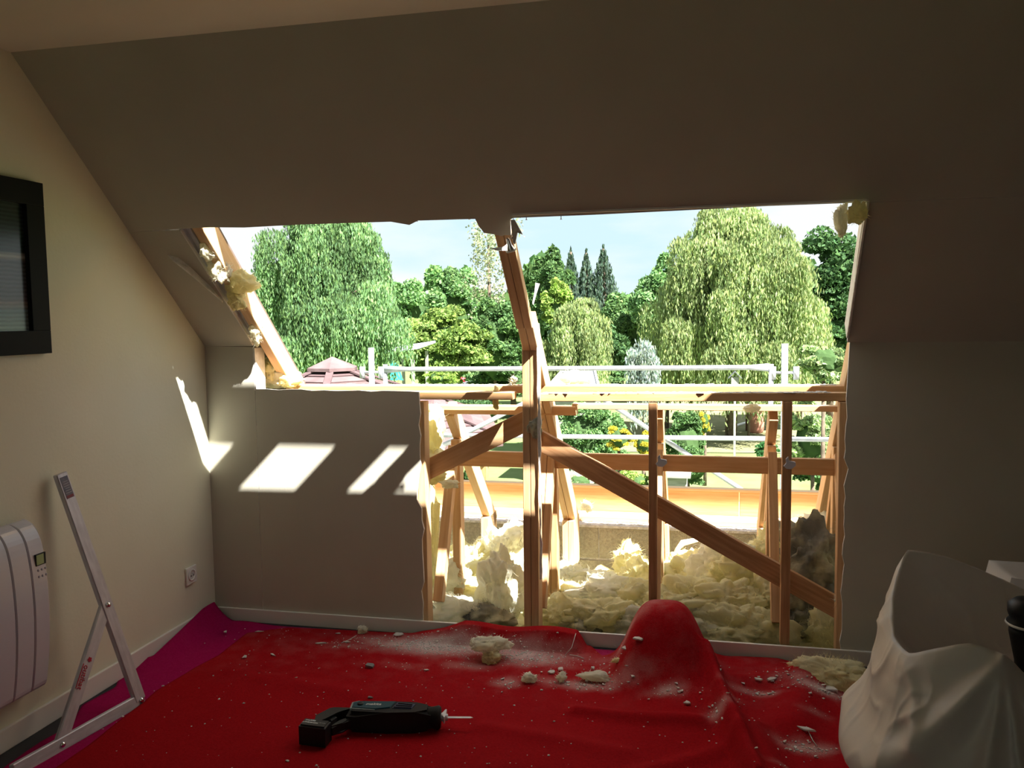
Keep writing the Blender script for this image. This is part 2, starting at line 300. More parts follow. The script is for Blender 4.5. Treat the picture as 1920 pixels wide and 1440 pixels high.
# ------------------------------------------------------------------ eave: block wall, plate, fascia
bw = empty('block_wall', 'low grey concrete block wall behind the insulation', 'wall', None, (0, 5, -.3))
for row, z0 in enumerate((-.2, .0)):
    for i in range(-9, 8):
        x0 = -.617+i*.52+(.26 if row == 0 else 0); j = rs.uniform(-.002, .002)
        box('block', (x0+.003, 4.995+j, z0+.003), (x0+.517, 5.2, z0+.19), BLOCK, bw, .004)
box('mortar', (-5.2, 5.003, -.2), (4.0, 5.19, .188), MORTAR, bw)
mb = box('mortar_cap', (-5.2, 4.99, .19), (4.0, 5.2, .205), MORTAR, bw)
o = piece('wall_plate', 'flat pine plate lying along the top of the block wall', 'plank', (-5.2, 5.14, .222), (4, 5.14, .222), .14, .03, WOODF[1])
fb = empty('fascia', 'upright orange pine fascia along the eave behind the block wall', 'board', None, (0, 5.24, .2))
for a, b in ((-4.4, -1.9), (-1.895, .2), (.205, 3.0)):
    beam('fascia_board', (a, 5.235, .31), (b, 5.235, .31), .03, .145, WOODF[0], fb)
beam('capping', (-4.4, 5.24, .392), (3.0, 5.24, .392), .06, .016, WOODF[1], fb)
crumbs('masonry_crumbs', lambda i: (random.uniform(-2, .9), random.uniform(5.0, 5.09), .205), 600, .003, .011, CHIP, 'pale mortar crumbs scattered on top of the block wall', .3)
vf = box('floor_void', (XL-1, D+.08, -.25), (XR+.1, 5.0, -.16), MORTAR); tag(vf, kind='structure')
# ------------------------------------------------------------------ glass wool
_H = rng.random((64, 64, 64)).astype('f')
def vn(P, f, off):
    q = np.asarray(P)*f+off; i = np.floor(q).astype(int); t = q-i; t = t*t*(3-2*t); i &= 63; j = (i+1) & 63
    g = lambda a, b, c: _H[a, b, c]
    x0, y0, z0 = i.T; x1, y1, z1 = j.T; u, v, w = t.T
    return 2*((g(x0, y0, z0)*(1-u)+g(x1, y0, z0)*u)*(1-v)*(1-w)+(g(x0, y1, z0)*(1-u)+g(x1, y1, z0)*u)*v*(1-w)+(g(x0, y0, z1)*(1-u)+g(x1, y0, z1)*u)*(1-v)*w+(g(x0, y1, z1)*(1-u)+g(x1, y1, z1)*u)*v*w)-1
ICO = {}
def ico(sub):
    if sub not in ICO:
        bm = bmesh.new(); bmesh.ops.create_icosphere(bm, subdivisions=sub, radius=1); ICO[sub] = (np.array([v.co[:] for v in bm.verts]), [tuple(v.index for v in f.verts) for f in bm.faces]); bm.free()
    return ICO[sub]
def clump(name, loc, rad, m, label, group=None, seed=0, sub=4, rough=.45, fib=260, fl=.028, parent=None, rot=0., cat='insulation', tilt=0.):
    """a torn lump of glass wool: puffy folds, soft fibres sticking out"""
    P, Fc = ico(sub); o3 = np.array([seed*7.31, seed*3.17, seed*1.7]); k = rough/.45
    d1 = np.stack([vn(P, 1.6, o3+9), vn(P, 1.6, o3+21), vn(P, 1.6, o3+33)], 1)*.35*k; Q = P+d1
    n1 = vn(Q, 1.5, o3); n2 = vn(Q, 3.2, o3+5); b2 = np.abs(vn(Q, 3.0, o3+50)); b3 = np.abs(vn(Q, 6.5, o3+60)); b4 = np.abs(vn(Q, 14., o3+70)); n5 = vn(Q, 30., o3+80)
    f = .86+k*(.42*n1+.16*n2+.34*b2+.20*b3)+.085*b4+.022*n5
    V = P*f[:, None]*np.array(rad)[None, :]+d1*np.array(rad)[None, :]*.5; tint = .96+.10*n2-.14*np.clip(.18-b2, 0, 1)/.18*.6
    o = mesh_obj(name, V.tolist(), Fc, m, None, True); me = o.data
    at_ = me.attributes.new('tint', 'FLOAT_COLOR', 'POINT'); arr = np.ones((len(tint), 4), 'f'); arr[:, :3] = tint[:, None]; at_.data.foreach_set('color', arr.ravel())
    o.location = loc; o.rotation_euler = (tilt, 0, rot); tag(o, label, cat, group)
    if fib:
        g = np.random.default_rng(seed+5); kk = g.integers(0, len(V), fib); nv = np.zeros(len(V)*3, 'f'); me.vertices.foreach_get('normal', nv); nv = nv.reshape(-1, 3)[kk]; p = V[kk]
        n = nv+g.uniform(-1, 1, (fib, 3))*.9; n /= np.linalg.norm(n, axis=1)[:, None]; l = fl*g.uniform(.3, 1.2, fib)[:, None]; sd = np.cross(n, g.normal(size=(fib, 3))); sd /= np.linalg.norm(sd, axis=1)[:, None]; sd *= g.uniform(.0004, .0010, fib)[:, None]
        mid = p+n*l*.5; e = p+n*l+g.uniform(-.5, .5, (fib, 3))*l; FV = np.stack([p-sd-n*.004, p+sd-n*.004, mid+sd*.7, mid-sd*.7, e], 1).reshape(-1, 3)
        F = []
        for i in range(fib): b = i*5; F += [(b, b+1, b+2, b+3), (b+3, b+2, b+4)]
        fo = mesh_obj('fibres', FV.tolist(), F, m, o); a2 = fo.data.attributes.new('tint', 'FLOAT_COLOR', 'POINT'); a2.data.foreach_set('color', [1.0]*4*len(FV)); tag(fo, kind='stuff')
    return o
WL = [ # px, py, Y, rx, ry, rz, material, label
 (858, 1150, 3.90, .16, .13, .075, WOOLW, 'big off-white wool slab lying front left in the first bay'),
 (938, 1100, 3.98, .085, .11, .14, WOOLW, 'tall grey-white wool lump leaning on the middle post, front of first bay'),
 (915, 1160, 3.86, .10, .08, .06, WOOLG, 'dirty wool scrap at the foot of the middle post, left side'),
 (830, 1085, 4.15, .10, .10, .07, WOOLW, 'pale wool tuft behind the slab at the left of the first bay'),
 (880, 1105, 4.25, .15, .10, .05, WOOL, 'flat yellowish wool strip across the first bay'),
 (865, 1060, 4.75, .12, .12, .085, WOOL, 'bright yellow wool lump against the block wall, left of first bay'),
 (905, 1050, 4.70, .12, .11, .09, WOOL, 'bright yellow wool lump against the block wall, centre of first bay'),
 (952, 1035, 4.62, .11, .11, .13, WOOLW, 'sunlit white wool peak beside the middle post, highest in the first bay'),
 (930, 1075, 4.50, .11, .10, .07, WOOL, 'ochre wool lump under the sunlit peak of the first bay'),
 (818, 1165, 3.86, .06, .07, .05, WOOLG, 'dark dirty wool scrap at the foot of the left plasterboard'),
 (1062, 1090, 4.55, .11, .11, .09, WOOLW, 'sunlit white wool tuft behind the middle truss foot'),
 (1112, 1098, 4.60, .14, .11, .06, WOOLW, 'long sunlit wool ridge at the back of the second bay'),
 (1178, 1062, 4.55, .07, .08, .11, WOOL, 'upright yellow wool wisp highest in the second bay'),
 (1205, 1085, 4.45, .09, .1, .09, WOOL, 'yellow wool lump behind the second stud, left side'),
 (1065, 1125, 4.20, .12, .10, .07, WOOL, 'yellow wool lump in the middle left of the second bay'),
 (1135, 1115, 4.15, .16, .12, .07, WOOLW, 'pale flat wool slab in the middle of the second bay'),
 (1205, 1130, 4.10, .13, .11, .09, WOOL, 'yellow wool lump left of the second stud'),
 (1050, 1160, 3.93, .12, .10, .08, WOOL, 'yellow-green wool lump front left of the second bay'),
 (1125, 1160, 3.90, .15, .10, .075, WOOL, 'wide yellow-green wool lump front centre of the second bay'),
 (1195, 1170, 3.88, .12, .09, .075, WOOLW, 'pale wool lump front right of the second bay'),
 (1085, 1180, 3.84, .08, .06, .04, WOOLG, 'grey dusty wool scrap along the skirting in the second bay'),
 (1275, 1085, 4.50, .12, .11, .09, WOOL, 'yellow wool lump right behind the second stud'),
 (1310, 1075, 4.60, .12, .11, .10, WOOL, 'ochre wool hollowed lump at the back of the third bay'),
 (1358, 1058, 4.30, .12, .07, .10, WOOLW, 'bright white torn wool flap under the diagonal brace'),
 (1395, 1090, 4.20, .15, .11, .10, WOOL, 'large ochre wool lump under the diagonal brace'),
 (1440, 1120, 4.10, .10, .10, .10, WOOL, 'yellow wool lump left of the third stud'),
 (1285, 1130, 4.00, .15, .11, .09, WOOL, 'big pale yellow wool lump right of the second stud'),
 (1360, 1135, 3.98, .16, .11, .08, WOOL, 'yellow-green wool lump in the middle of the third bay'),
 (1300, 1165, 3.88, .12, .09, .06, WOOLW, 'white torn wool lump just behind the red hump'),
 (1365, 1180, 3.86, .16, .09, .085, WOOL, 'wide ochre wool lump front centre of the third bay'),
 (1428, 1185, 3.86, .10, .09, .08, WOOL, 'ochre wool lump front right of the third bay'),
 (1450, 1040, 4.35, .10, .09, .13, WOOL, 'frayed yellow wool lump hanging against the third stud'),
 (1503, 1010, 4.75, .10, .09, .08, WOOL, 'pale yellow wool tuft on the block wall between last studs'),
 (1555, 1020, 4.55, .14, .10, .13, WOOLW, 'pale wool mass at the right end, near the last truss'),
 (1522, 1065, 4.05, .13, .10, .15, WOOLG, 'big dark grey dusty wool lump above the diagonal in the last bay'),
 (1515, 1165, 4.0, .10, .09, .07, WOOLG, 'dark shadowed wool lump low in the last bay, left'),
 (1558, 1185, 3.90, .09, .08, .08, WOOL, 'shadowed yellow wool lump low in the last bay, right'),
 (806, 1010, 4.05, .035, .05, .22, WOOL, 'upright yellow wool strip beside the left plasterboard edge'),
 (905, 1025, 4.85, .03, .03, .04, WOOLW, 'small white wool wisp on the block wall beside the first truss'),
]
for i, (px, py, Y, rx, ry, rz, m, lab) in enumerate(WL):
    p = at(px, py, Y); clump('insulation_clump', p, (rx*1.08, ry, rz*1.1), m, lab, None, i+1, 5 if rx*rz > .008 else 4, .45, 900, .034, rot=random.uniform(-.4, .4))
# loose bed under the clumps
nx, ny = 150, 60; V = []; F = []
for j in range(ny):
    for i in range(nx):
        x = -2.2+3.1*i/(nx-1); y = 3.76+1.20*j/(ny-1); V.append((x, y, -.10+.10*noise.noise(Vector((x*5, y*5, 3)))+.05*noise.noise(Vector((x*14, y*14, 1)))+.07*(1-abs(j/ny-.6))))
for j in range(ny-1):
    for i in range(nx-1): a = j*nx+i; F.append((a, a+1, a+nx+1, a+nx))
o = mesh_obj('insulation_bed', V, F, WOOL, None, True); a2 = o.data.attributes.new('tint', 'FLOAT_COLOR', 'POINT'); a2.data.foreach_set('color', [1.0]*4*len(V)); tag(o, 'loose yellow glass wool bed spread under the wool lumps', 'insulation', None, 'stuff')
# wool around the hole edges
def bit(px, py, Y, r3, m, lab, seed, fib=200, rot=0, tilt=0): return clump('insulation_scrap', at(px, py, Y), r3, m, lab, None, seed, 4, .4, fib, .022, rot=rot, tilt=tilt)
bit(390, 462, 3.24, (.034, .05, .060), WOOLW, 'grey-white rolled wool wedged at the top left corner of the opening', 60, 160)
bit(412, 500, 3.31, (.036, .05, .060), WOOLW, 'pale wool roll wedged behind the steel rail at left', 61, 160)
bit(452, 528, 3.39, (.062, .05, .050), WOOL, 'sunlit yellow wool tuft bulging out over the left rafter', 62)
bit(445, 560, 3.42, (.034, .05, .045), WOOL, 'ochre wool hollow under the sunlit tuft at left', 63)
bit(480, 618, 3.58, (.024, .04, .06), WOOLW, 'thin wool strip along the left rafter', 64)
bit(510, 706, 3.84, (.09, .06, .05), WOOLW, 'sunlit wool pile on the sill at the left corner', 65)
bit(545, 712, 3.85, (.06, .05, .04), WOOL, 'small orange-shaded wool lump on the sill beside the left rafter', 66)
bit(505, 690, 3.80, (.05, .05, .05), WOOL, 'wool tuft behind the sill at the foot of the left rafter', 67)
bit(1578, 412, 3.13, (.020, .03, .055), WOOLW, 'thin translucent wool wisp hanging near the top right corner', 68, 120)
bit(1608, 400, 3.11, (.030, .03, .035), WOOL, 'yellow wool tuft in the top right corner of the opening', 69, 120)
bit(812, 800, 3.86, (.05, .05, .10), WOOL, 'yellow wool tuft behind the upper edge of the left plasterboard', 70)
bit(808, 845, 3.90, (.08, .05, .05), WOOLW, 'grey-white wool lump poking out above the short diagonal', 71)
bit(815, 895, 3.88, (.06, .03, .035), WOOL, 'wool finger sticking out under the short diagonal, fat end', 72, 90, tilt=0)
bit(843, 908, 3.86, (.045, .025, .018), WOOLW, 'grey wool finger tip pointing right under the short diagonal', 73, 40)
bit(930, 745, 3.70, (.012, .02, .05), WOOL, 'small frayed wool scrap hanging over the sill left of the middle post', 74, 60)
bit(1080, 708, 3.95, (.07, .03, .028), WOOLW, 'spiky white wool scrap standing on the sill right of the middle post', 75, 260)
bit(1100, 950, 5.0, (.03, .03, .03), WOOLW, 'small sunlit white wool ball on the wall plate', 76, 100)
bit(1410, 765, 3.98, (.03, .02, .02), WOOLW, 'white fluff caught on the thin cross rail', 77, 90)
bit(1578, 985, 3.72, (.02, .02, .05), WOOLW, 'white fluff caught beside the right plasterboard edge, upper', 78, 90)
bit(1575, 1125, 3.70, (.02, .015, .022), WOOLW, 'white fluff caught beside the right plasterboard edge, lower', 79, 90)
bit(1000, 800, 3.68, (.03, .015, .04), WOOLG, 'grey wool smear on the front of the middle post', 80, 60)
bit(1002, 706, 3.86, (.012, .02, .03), WOOLW, 'white fluff beside the middle post above the sill, right', 81, 60)
bit(963, 712, 3.90, (.016, .02, .02), WOOLG, 'grey fluff beside the middle post above the sill, left', 82, 60)
# curled wool ribbon in the third bay
o = tube('wool_ribbon', [at(1252, 1058, 4.7), at(1262, 1055, 4.68), at(1270, 1030, 4.66), at(1280, 1018, 4.66), at(1308, 1012, 4.7)], [.02, .016, .013, .018, .012], WOOLW, None, 8); tag(o, 'thin curled pale wool ribbon in front of the block wall', 'insulation'); a2 = o.data.attributes.new('tint', 'FLOAT_COLOR', 'POINT'); a2.data.foreach_set('color', [1.0]*4*len(o.data.vertices))
# ------------------------------------------------------------------ bits on the frame
o = empty('furring_rail', 'galvanised steel furring rail along the left edge of the opening', 'rail', None, sp(HX0, 0, .02))
x0 = -2.075
for dx, hh in ((.0, .004), (.035, .004)):
    beam('flange', sp(x0+dx+.012, .02, .030), sp(x0+dx-.008, .50, .030), .004, .03, STEEL, o, NS)
beam('web', sp(x0+.018, .02, .035), sp(x0-.002, .50, .035), .036, .003, STEEL, o, NS)
beam('clip', sp(x0+.03, -.0, .03), sp(x0+.03, .05, .03), .03, .006, STEEL, o, NS)
o = slab('torn_plasterboard_strip', [sp(-2.205, .43, -.012), sp(-2.185, .425, -.03), sp(-2.15, .40, -.035), sp(-2.12, .34, -.035), sp(-2.09, .27, -.02), sp(-2.085, .22, -.006), sp(-2.10, .28, -.004), sp(-2.14, .37, -.006), sp(-2.17, .41, -.006)], (0, -.2, -.98), .006, GYP); tag(o, 'torn plasterboard paper strip peeling off the left edge of the slope', 'plasterboard')
sl_ = empty('spotlight', 'small chrome halogen spotlight dangling on wires from the middle rafter', 'light', None, at(957, 462, 3.14))
c = at(958, 468, 3.14)
def lathe(name, prof, m, mtx, parent=None, seg=24):
    V = []; F = []
    for r, z in prof:
        for k in range(seg): q = 2*math.pi*k/seg; V.append((r*math.cos(q), r*math.sin(q), z))
    for i in range(len(prof)-1):
        for k in range(seg): F.append((i*seg+k, i*seg+(k+1) % seg, (i+1)*seg+(k+1) % seg, (i+1)*seg+k))
    F.append(tuple(range(seg))[::-1]); F.append(tuple((len(prof)-1)*seg+k for k in range(seg)))
    o = mesh_obj(name, V, F, m, None, True); o.matrix_world = mtx
    if parent is not None: reparent(o, parent)
    return o
CHROME = mat('chrome', (.85, .87, .9), .15, metal=1)
mt_ = Matrix.Translation(c) @ Matrix.Rotation(math.radians(200), 4, 'X') @ Matrix.Rotation(.2, 4, 'Y')
lathe('lamp_body', [(.004, -.045), (.007, -.04), (.008, -.02), (.016, -.002), (.018, .004)], CHROME, mt_, sl_)
lathe('bezel', [(.012, .0), (.020, .0), (.021, .004), (.018, .007), (.010, .006)], WHITE, mt_, sl_)
tube('wire', [c+Vector((0, 0, .04)), c+Vector((.006, .01, .07)), c+Vector((-.004, .02, .11))], .0018, WHITE, sl_, 6)
tube('wire', [c+Vector((.004, 0, .04)), c+Vector((.012, .01, .06)), c+Vector((.006, .02, .12))], .0018, DARK, sl_, 6)
beam('spring_clip', c+Vector((.014, 0, .02)), c+Vector((.02, .01, .09)), .008, .002, STEEL, sl_, (0, 1, 0))
o = slab('hanging_plasterboard_scrap', [at(957, 412, 3.13), at(965, 412, 3.13), at(980, 440, 3.13), at(970, 436, 3.13), at(966, 455, 3.13), at(962, 455, 3.13)], (0, 1, 0), .008, GYP); tag(o, 'white plasterboard splinter hanging above the spotlight', 'plasterboard')
o = slab('plastic_shred', [at(945, 462, 3.2), at(956, 452, 3.2), at(958, 470, 3.2), at(932, 470, 3.2), at(918, 466, 3.2)], (0, 1, 0), .002, WHITE); tag(o, 'pale plastic shred hanging left of the middle rafter', 'plastic scrap')
o = slab('cable_tag', [at(1004, 530, 3.5), at(1012, 532, 3.5), at(1006, 550, 3.5), at(1000, 572, 3.5), at(998, 568, 3.5), at(1002, 548, 3.5)], (0, 1, 0), .003, GYP); tag(o, 'white torn paper tag sticking up beside the middle rafter', 'paper scrap')
for (px, py), w_ in zip(((430, 424), (450, 424), (782, 414), (880, 410), (987, 411), (1052, 410)), ('leftmost, above the left rafter', 'second from the left', 'beside the ragged notch', 'left of the hanging board tab', 'right of the spotlight', 'rightmost of all')):
    a = at(px, py, 3.135); o = tube('screw', [a+Vector((0, 0, .012)), a, a+Vector((0, 0, -.002)), a+Vector((0, 0, -.003))], [.0016, .0016, .004, .004], STEEL, None, 8); tag(o, 'tiny drywall screw in the cut upper edge, '+w_, 'screw', 'drywall screws along the upper cut edge')
def anchor(px, py, Y, label):
    c = at(px, py, Y); o = slab('plastic_clip', [c+Vector(v) for v in ((-.022, 0, -.01), (-.012, 0, .002), (-.014, 0, .02), (-.004, 0, .03), (0, 0, .012), (.024, 0, .008), (.026, 0, -.006), (.008, 0, -.022), (-.012, 0, -.02))], (0, 1, 0), .012, mat('grey plastic', (.62, .62, .66), .5)); tag(o, label, 'clip')
anchor(1239, 866, 3.66, 'grey plastic insulation clip stuck on the second stud'); anchor(1480, 870, 3.66, 'grey plastic insulation clip stuck on the third stud')
# ------------------------------------------------------------------ scaffold
sf = empty('scaffold', 'white-grey tubular scaffold with guard rails outside the eave', 'scaffold', None, (-1, 7.2, -2.9))
Y = 7.2
tube('standard', [(-2.93, Y, -2.9), (-2.93, Y, 1.19)], .026, TUBE, sf, 14); tube('standard', [(.625, Y, -2.9), (.625, Y, 1.205)], .026, TUBE, sf, 14)
for x in (-2.80, .52):
    tube('frame_upright', [(x, Y, -2.9), (x, Y, 1.04)], .02, TUBE, sf, 12)
for x in (-2.93, .625):
    s = 1 if x < 0 else -1
    for k, (dx, hh) in enumerate(((-.09*s, .05), (.09*s, .05))):
        tube('coupler', [(x+dx, Y, .915), (x+dx, Y, 1.02)], .024, TUBE, sf, 12)
    tube('coupler_bolt', [(x-.1, Y, .97), (x+.1, Y, .97)], .012, TUBE, sf, 10)
tube('guard_rail', [(-2.80, Y, .995), (-2.6, Y, .997), (.35, Y, 1.012), (.50, Y, 1.013)], [.034, .021, .021, .034], TUBE, sf, 12)
tube('mid_rail', [(-2.80, Y, .405), (.52, Y, .43)], .02, TUBE, sf, 12); tube('mid_rail', [(.66, Y, .43), (3.4, Y, .45)], .02, TUBE, sf, 12)
tube('guard_rail', [(3.4, Y, 1.02), (4.9, Y, 1.03)], .021, TUBE, sf, 12)
tube('diagonal_brace', [(-1.2, Y+.05, .965), (.53, Y+.05, -.16)], .02, TUBE, sf, 12)
tube('diagonal_brace', [(-1.3, Y+.05, .82), (-2.8, Y+.05, .05)], .02, TUBE, sf, 12)
tube('outer_standard', [(3.4, Y, -2.9), (3.4, Y, 1.2)], .026, TUBE, sf, 12)
DK = mat('scaffold deck', (.42, .40, .36), .8, (.30, .28, .25), 6, (1, 8, 8))
for i in range(3): box('deck_plank', (-3.0, 6.35+i*.27, -.13), (3.4, 6.61+i*.27, -.09), DK, sf)
# ------------------------------------------------------------------ garden
GZ = -2.9
GR = mat('lawn', (.165, .22, .095), .95, (.12, .175, .062), .9, bump=.9, bscale=8, spec=.05, lo=.35, hi=.7, detail=8)
gnt = GR.node_tree
g = mesh_obj('lawn', [(-120, 4.0, GZ), (120, 4.0, GZ), (120, 260, GZ), (-120, 260, GZ), (-120, -30, GZ), (120, -30, GZ)], [(0, 1, 2, 3), (4, 5, 1, 0)], GR); g.name = 'ground'; tag(g, kind='structure')
MEAD = mat('dry meadow', (.23, .23, .13), .95, (.185, .19, .095), 2.5, bump=.8, bscale=12, spec=.05)
def leafmat(n, c, tr=.3):
    return mat(n, c, .75, None, attr='tint', trans=tr, spec=.12)
LM = {k: leafmat('leaves '+k, tuple(.82*q for q in c)) for k, c in dict(willow=(.17, .31, .14), willowlight=(.33, .44, .20), fresh=(.20, .38, .16), bushy=(.24, .37, .11), dark=(.08, .17, .07), mid=(.13, .25, .10),
      conifer=(.10, .16, .13), lime=(.33, .50, .13), blue=(.36, .46, .44), birch=(.38, .44, .30), yellow=(.66, .60, .09), box=(.06, .20, .07), pale=(.34, .48, .24), flower=(.75, .22, .34)).items()}
INNER = mat('shaded inner foliage', (.05, .09, .035), .95, spec=.0)  # dark fill; its colour holds the shade inside the crowns
BARK = mat('bark', (.16, .12, .09), .9, (.09, .07, .05), 12, bump=.6, bscale=20)
CORE = {}
def leaves(P, Nn, size, asp, m, name, parent, hang=False):
    """P: n x 3 leaf centres. one quad each; sizes array"""
    n = len(P); d1 = rng.normal(size=(n, 3)); 
    if hang: d1 = np.stack([rng.normal(0, .25, n), rng.normal(0, .25, n), -np.ones(n)], 1)
    d1 /= np.linalg.norm(d1, axis=1)[:, None]; r = rng.normal(size=(n, 3)); d2 = np.cross(d1, r); d2 /= np.linalg.norm(d2, axis=1)[:, None]
    s = size*rng.uniform(.6, 1.3, n)[:, None]; a = d1*s*.5; b = d2*s*.5*asp
    V = np.concatenate([P-a, P+b-a*.1, P+a, P-b-a*.1], 1).reshape(-1, 3).astype('f')
    me = bpy.data.meshes.new(name); me.vertices.add(4*n); me.vertices.foreach_set('co', V.ravel()); me.loops.add(4*n); me.loops.foreach_set('vertex_index', np.arange(4*n, dtype='i'))
    me.polygons.add(n); me.polygons.foreach_set('loop_start', np.arange(n, dtype='i')*4); me.polygons.foreach_set('loop_total', np.full(n, 4, 'i')); me.update(calc_edges=True)
    t = Nn if Nn is not None else np.ones(n); c = np.ones((n, 4, 4), 'f'); k = (t*rng.uniform(.72, 1.25, n)); c[:, :, 0] = (k*rng.uniform(.9, 1.15, n))[:, None]; c[:, :, 1] = k[:, None]; c[:, :, 2] = (k*rng.uniform(.7, 1.1, n))[:, None]
    at_ = me.attributes.new('tint', 'FLOAT_COLOR', 'POINT'); at_.data.foreach_set('color', c.ravel()); me.materials.append(m)
    o = bpy.data.objects.new(name, me); COL.objects.link(o); reparent(o, parent); o.matrix_parent_inverse = Matrix.Translation(-Vector(parent.location)); return tag(o, kind='stuff')
def place(px, top, hw, Yd):
    a = at(px, top, Yd); r = hw*a.y/1600*1.03; return a, r
def trunk(root, x, y, ztop, r, name='trunk'):
    return tube(name, [(x, y, GZ-.1), (x+r*.3, y, GZ+(ztop-GZ)*.4), (x, y, ztop)], [r, r*.8, r*.4], BARK, root, 8)
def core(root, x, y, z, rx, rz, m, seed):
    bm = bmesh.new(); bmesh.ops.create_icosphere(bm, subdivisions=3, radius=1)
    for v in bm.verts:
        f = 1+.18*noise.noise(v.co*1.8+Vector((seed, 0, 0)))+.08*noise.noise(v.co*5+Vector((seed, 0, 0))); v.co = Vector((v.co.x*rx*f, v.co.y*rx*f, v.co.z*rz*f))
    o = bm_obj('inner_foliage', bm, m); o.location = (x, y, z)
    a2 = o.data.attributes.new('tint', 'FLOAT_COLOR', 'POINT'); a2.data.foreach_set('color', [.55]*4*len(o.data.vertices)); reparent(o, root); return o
def broad(name, px, top, hw, Yd, mk, label, n=9000, size=.3, bot=None, blobs=34, cat='tree', group=None, seed=0, flat=1., zb=None, asp=.6):
    n = int(n*2.2); size *= .66; blobs = int(blobs*1.5)
    a, r = place(px, top, hw, Yd); zt = a.z; zb_ = GZ+.3 if bot is None else at(px, bot, Yd).z; zb_ = max(zb_, GZ+.1) if zb is None else zb
    cz = (zt+zb_)/2; rz = (zt-zb_)/2; root = empty(name, label, cat, group, (a.x, a.y, GZ)); R = np.random.default_rng(seed+100)
    c = R.normal(size=(blobs, 3)); c /= np.linalg.norm(c, axis=1)[:, None]; c *= R.uniform(.45, .86, blobs)[:, None]; br = R.uniform(.17, .33, blobs)
    k = R.integers(0, blobs, n); d = R.normal(size=(n, 3)); d[:, 2] = np.abs(d[:, 2])*.9+d[:, 2]*.1; d /= np.linalg.norm(d, axis=1)[:, None]
    q = c[k]+d*br[k][:, None]*R.uniform(.75, 1.05, n)[:, None]
    sc_ = np.array([r, r*.9, rz]); P = q*sc_*.93+np.array([a.x, a.y, cz]); P = P[P[:, 2] > GZ+.02]
    t = R.uniform(.8, 1.2, blobs)[k][:len(P)]
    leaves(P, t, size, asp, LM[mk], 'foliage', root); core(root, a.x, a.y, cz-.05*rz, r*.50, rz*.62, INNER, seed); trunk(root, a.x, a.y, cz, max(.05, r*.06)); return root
def willow(name, px, top, hw, Yd, mk, label, n=2600, bot=715, seed=0, size=.24, L=(1.2, 3.2), arcs=46, skew=0., per=22):
    a, r = place(px, top, hw, Yd); root = empty(name, label, 'tree', None, (a.x, a.y, GZ)); R = np.random.default_rng(seed+500)
    zt = a.z; zb_ = max(GZ+.2, at(px, bot, Yd).z); hgt = zt-zb_
    # limbs: each limb ends in a mop of hanging strands
    th = R.uniform(0, 2*np.pi, arcs); u = R.uniform(.12, 1, arcs)**.8; rad = r*np.sqrt(np.clip(1-(np.clip(u-.40, 0, 1)/.62)**2, .02, 1)); rad = rad*R.uniform(.72, 1.12, arcs); rr = rad*R.uniform(.5, .95, arcs); zl = zb_+hgt*(u*.97+.02); lx = a.x+rr*np.cos(th); ly = a.y+rr*np.sin(th)
    lr = R.uniform(.10, .21, arcs)*r; zl[0] = zt-.03*hgt; lx[0] = a.x; ly[0] = a.y
    k = R.integers(0, arcs, n); q = R.uniform(0, 2*np.pi, n); w = R.uniform(0, 1, n)**.4; sx = lx[k]+lr[k]*w*np.cos(q); sy = ly[k]+lr[k]*w*np.sin(q); sz = zl[k]+lr[k]*.55*(1-w**2)-lr[k]*.2
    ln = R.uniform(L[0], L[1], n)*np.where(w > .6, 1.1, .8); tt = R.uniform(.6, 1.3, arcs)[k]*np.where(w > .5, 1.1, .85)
    f = np.linspace(0, 1, per)[None, :]; ox = np.cos(q)[:, None]*lr[k][:, None]*.5*np.sqrt(f); oy = np.sin(q)[:, None]*lr[k][:, None]*.5*np.sqrt(f)
    X = sx[:, None]+ox+R.normal(0, .05, (n, per)); Yy = sy[:, None]+oy+R.normal(0, .05, (n, per)); Z = sz[:, None]-ln[:, None]*f**1.15+R.normal(0, .03, (n, per))
    P = np.stack([X.ravel(), Yy.ravel(), Z.ravel()], 1); t = np.repeat(tt, per); ok = P[:, 2] > GZ+.05; P = P[ok]; t = t[ok]
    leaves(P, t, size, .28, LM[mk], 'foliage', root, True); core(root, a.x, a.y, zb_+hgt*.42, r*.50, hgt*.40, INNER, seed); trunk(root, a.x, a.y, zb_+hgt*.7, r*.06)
    for j in range(0, arcs, 6): tube('limb', [(a.x, a.y, zb_+hgt*.3), ((a.x+lx[j])/2, (a.y+ly[j])/2, zl[j]*.9), (lx[j], ly[j], zl[j])], [r*.035, r*.02, .01], BARK, root, 6)
    return root
def conifer(px, top, hw, Yd, label, seed):
    a, r = place(px, top, hw, Yd); root = empty('conifer', label, 'tree', 'tall dark conifers on the skyline', (a.x, a.y, GZ)); R = np.random.default_rng(seed); n = 5200; h = a.z-GZ
    u = R.uniform(0, 1, n)**.6; lay = np.floor(u*15)/15; r = r*1.8; rad = r*(.03+.97*lay)*R.uniform(.15, 1, n)**.7; th = R.uniform(0, 6.283, n)
    br = np.round(th/6.283*7+lay*31)/7*6.283+R.normal(0, .16, n); P = np.stack([a.x+rad*np.cos(br), a.y+rad*np.sin(br), a.z-lay*6.5-rad*.45+R.normal(0, .12, n)], 1)
    leaves(P, None, .36, .35, LM['conifer'], 'foliage', root, True); trunk(root, a.x, a.y, a.z-.1, .25); return root
willow('weeping_tree', 605, 372, 145, 24, 'willow', 'tall dark-green weeping tree left, filling the view beside the sky', 7500, 735, 1, .14, (.5, 1.6), 110, per=22)
willow('weeping_tree', 1375, 392, 150, 30, 'willowlight', 'large light yellow-green weeping willow right of centre', 8000, 735, 2, .16, (.6, 2.2), 115, per=22)
willow('weeping_tree', 1085, 560, 68, 26, 'willowlight', 'small pale weeping willow just right of the middle rafter', 2600, 725, 3, .13, (.6, 1.4), 50, per=18)
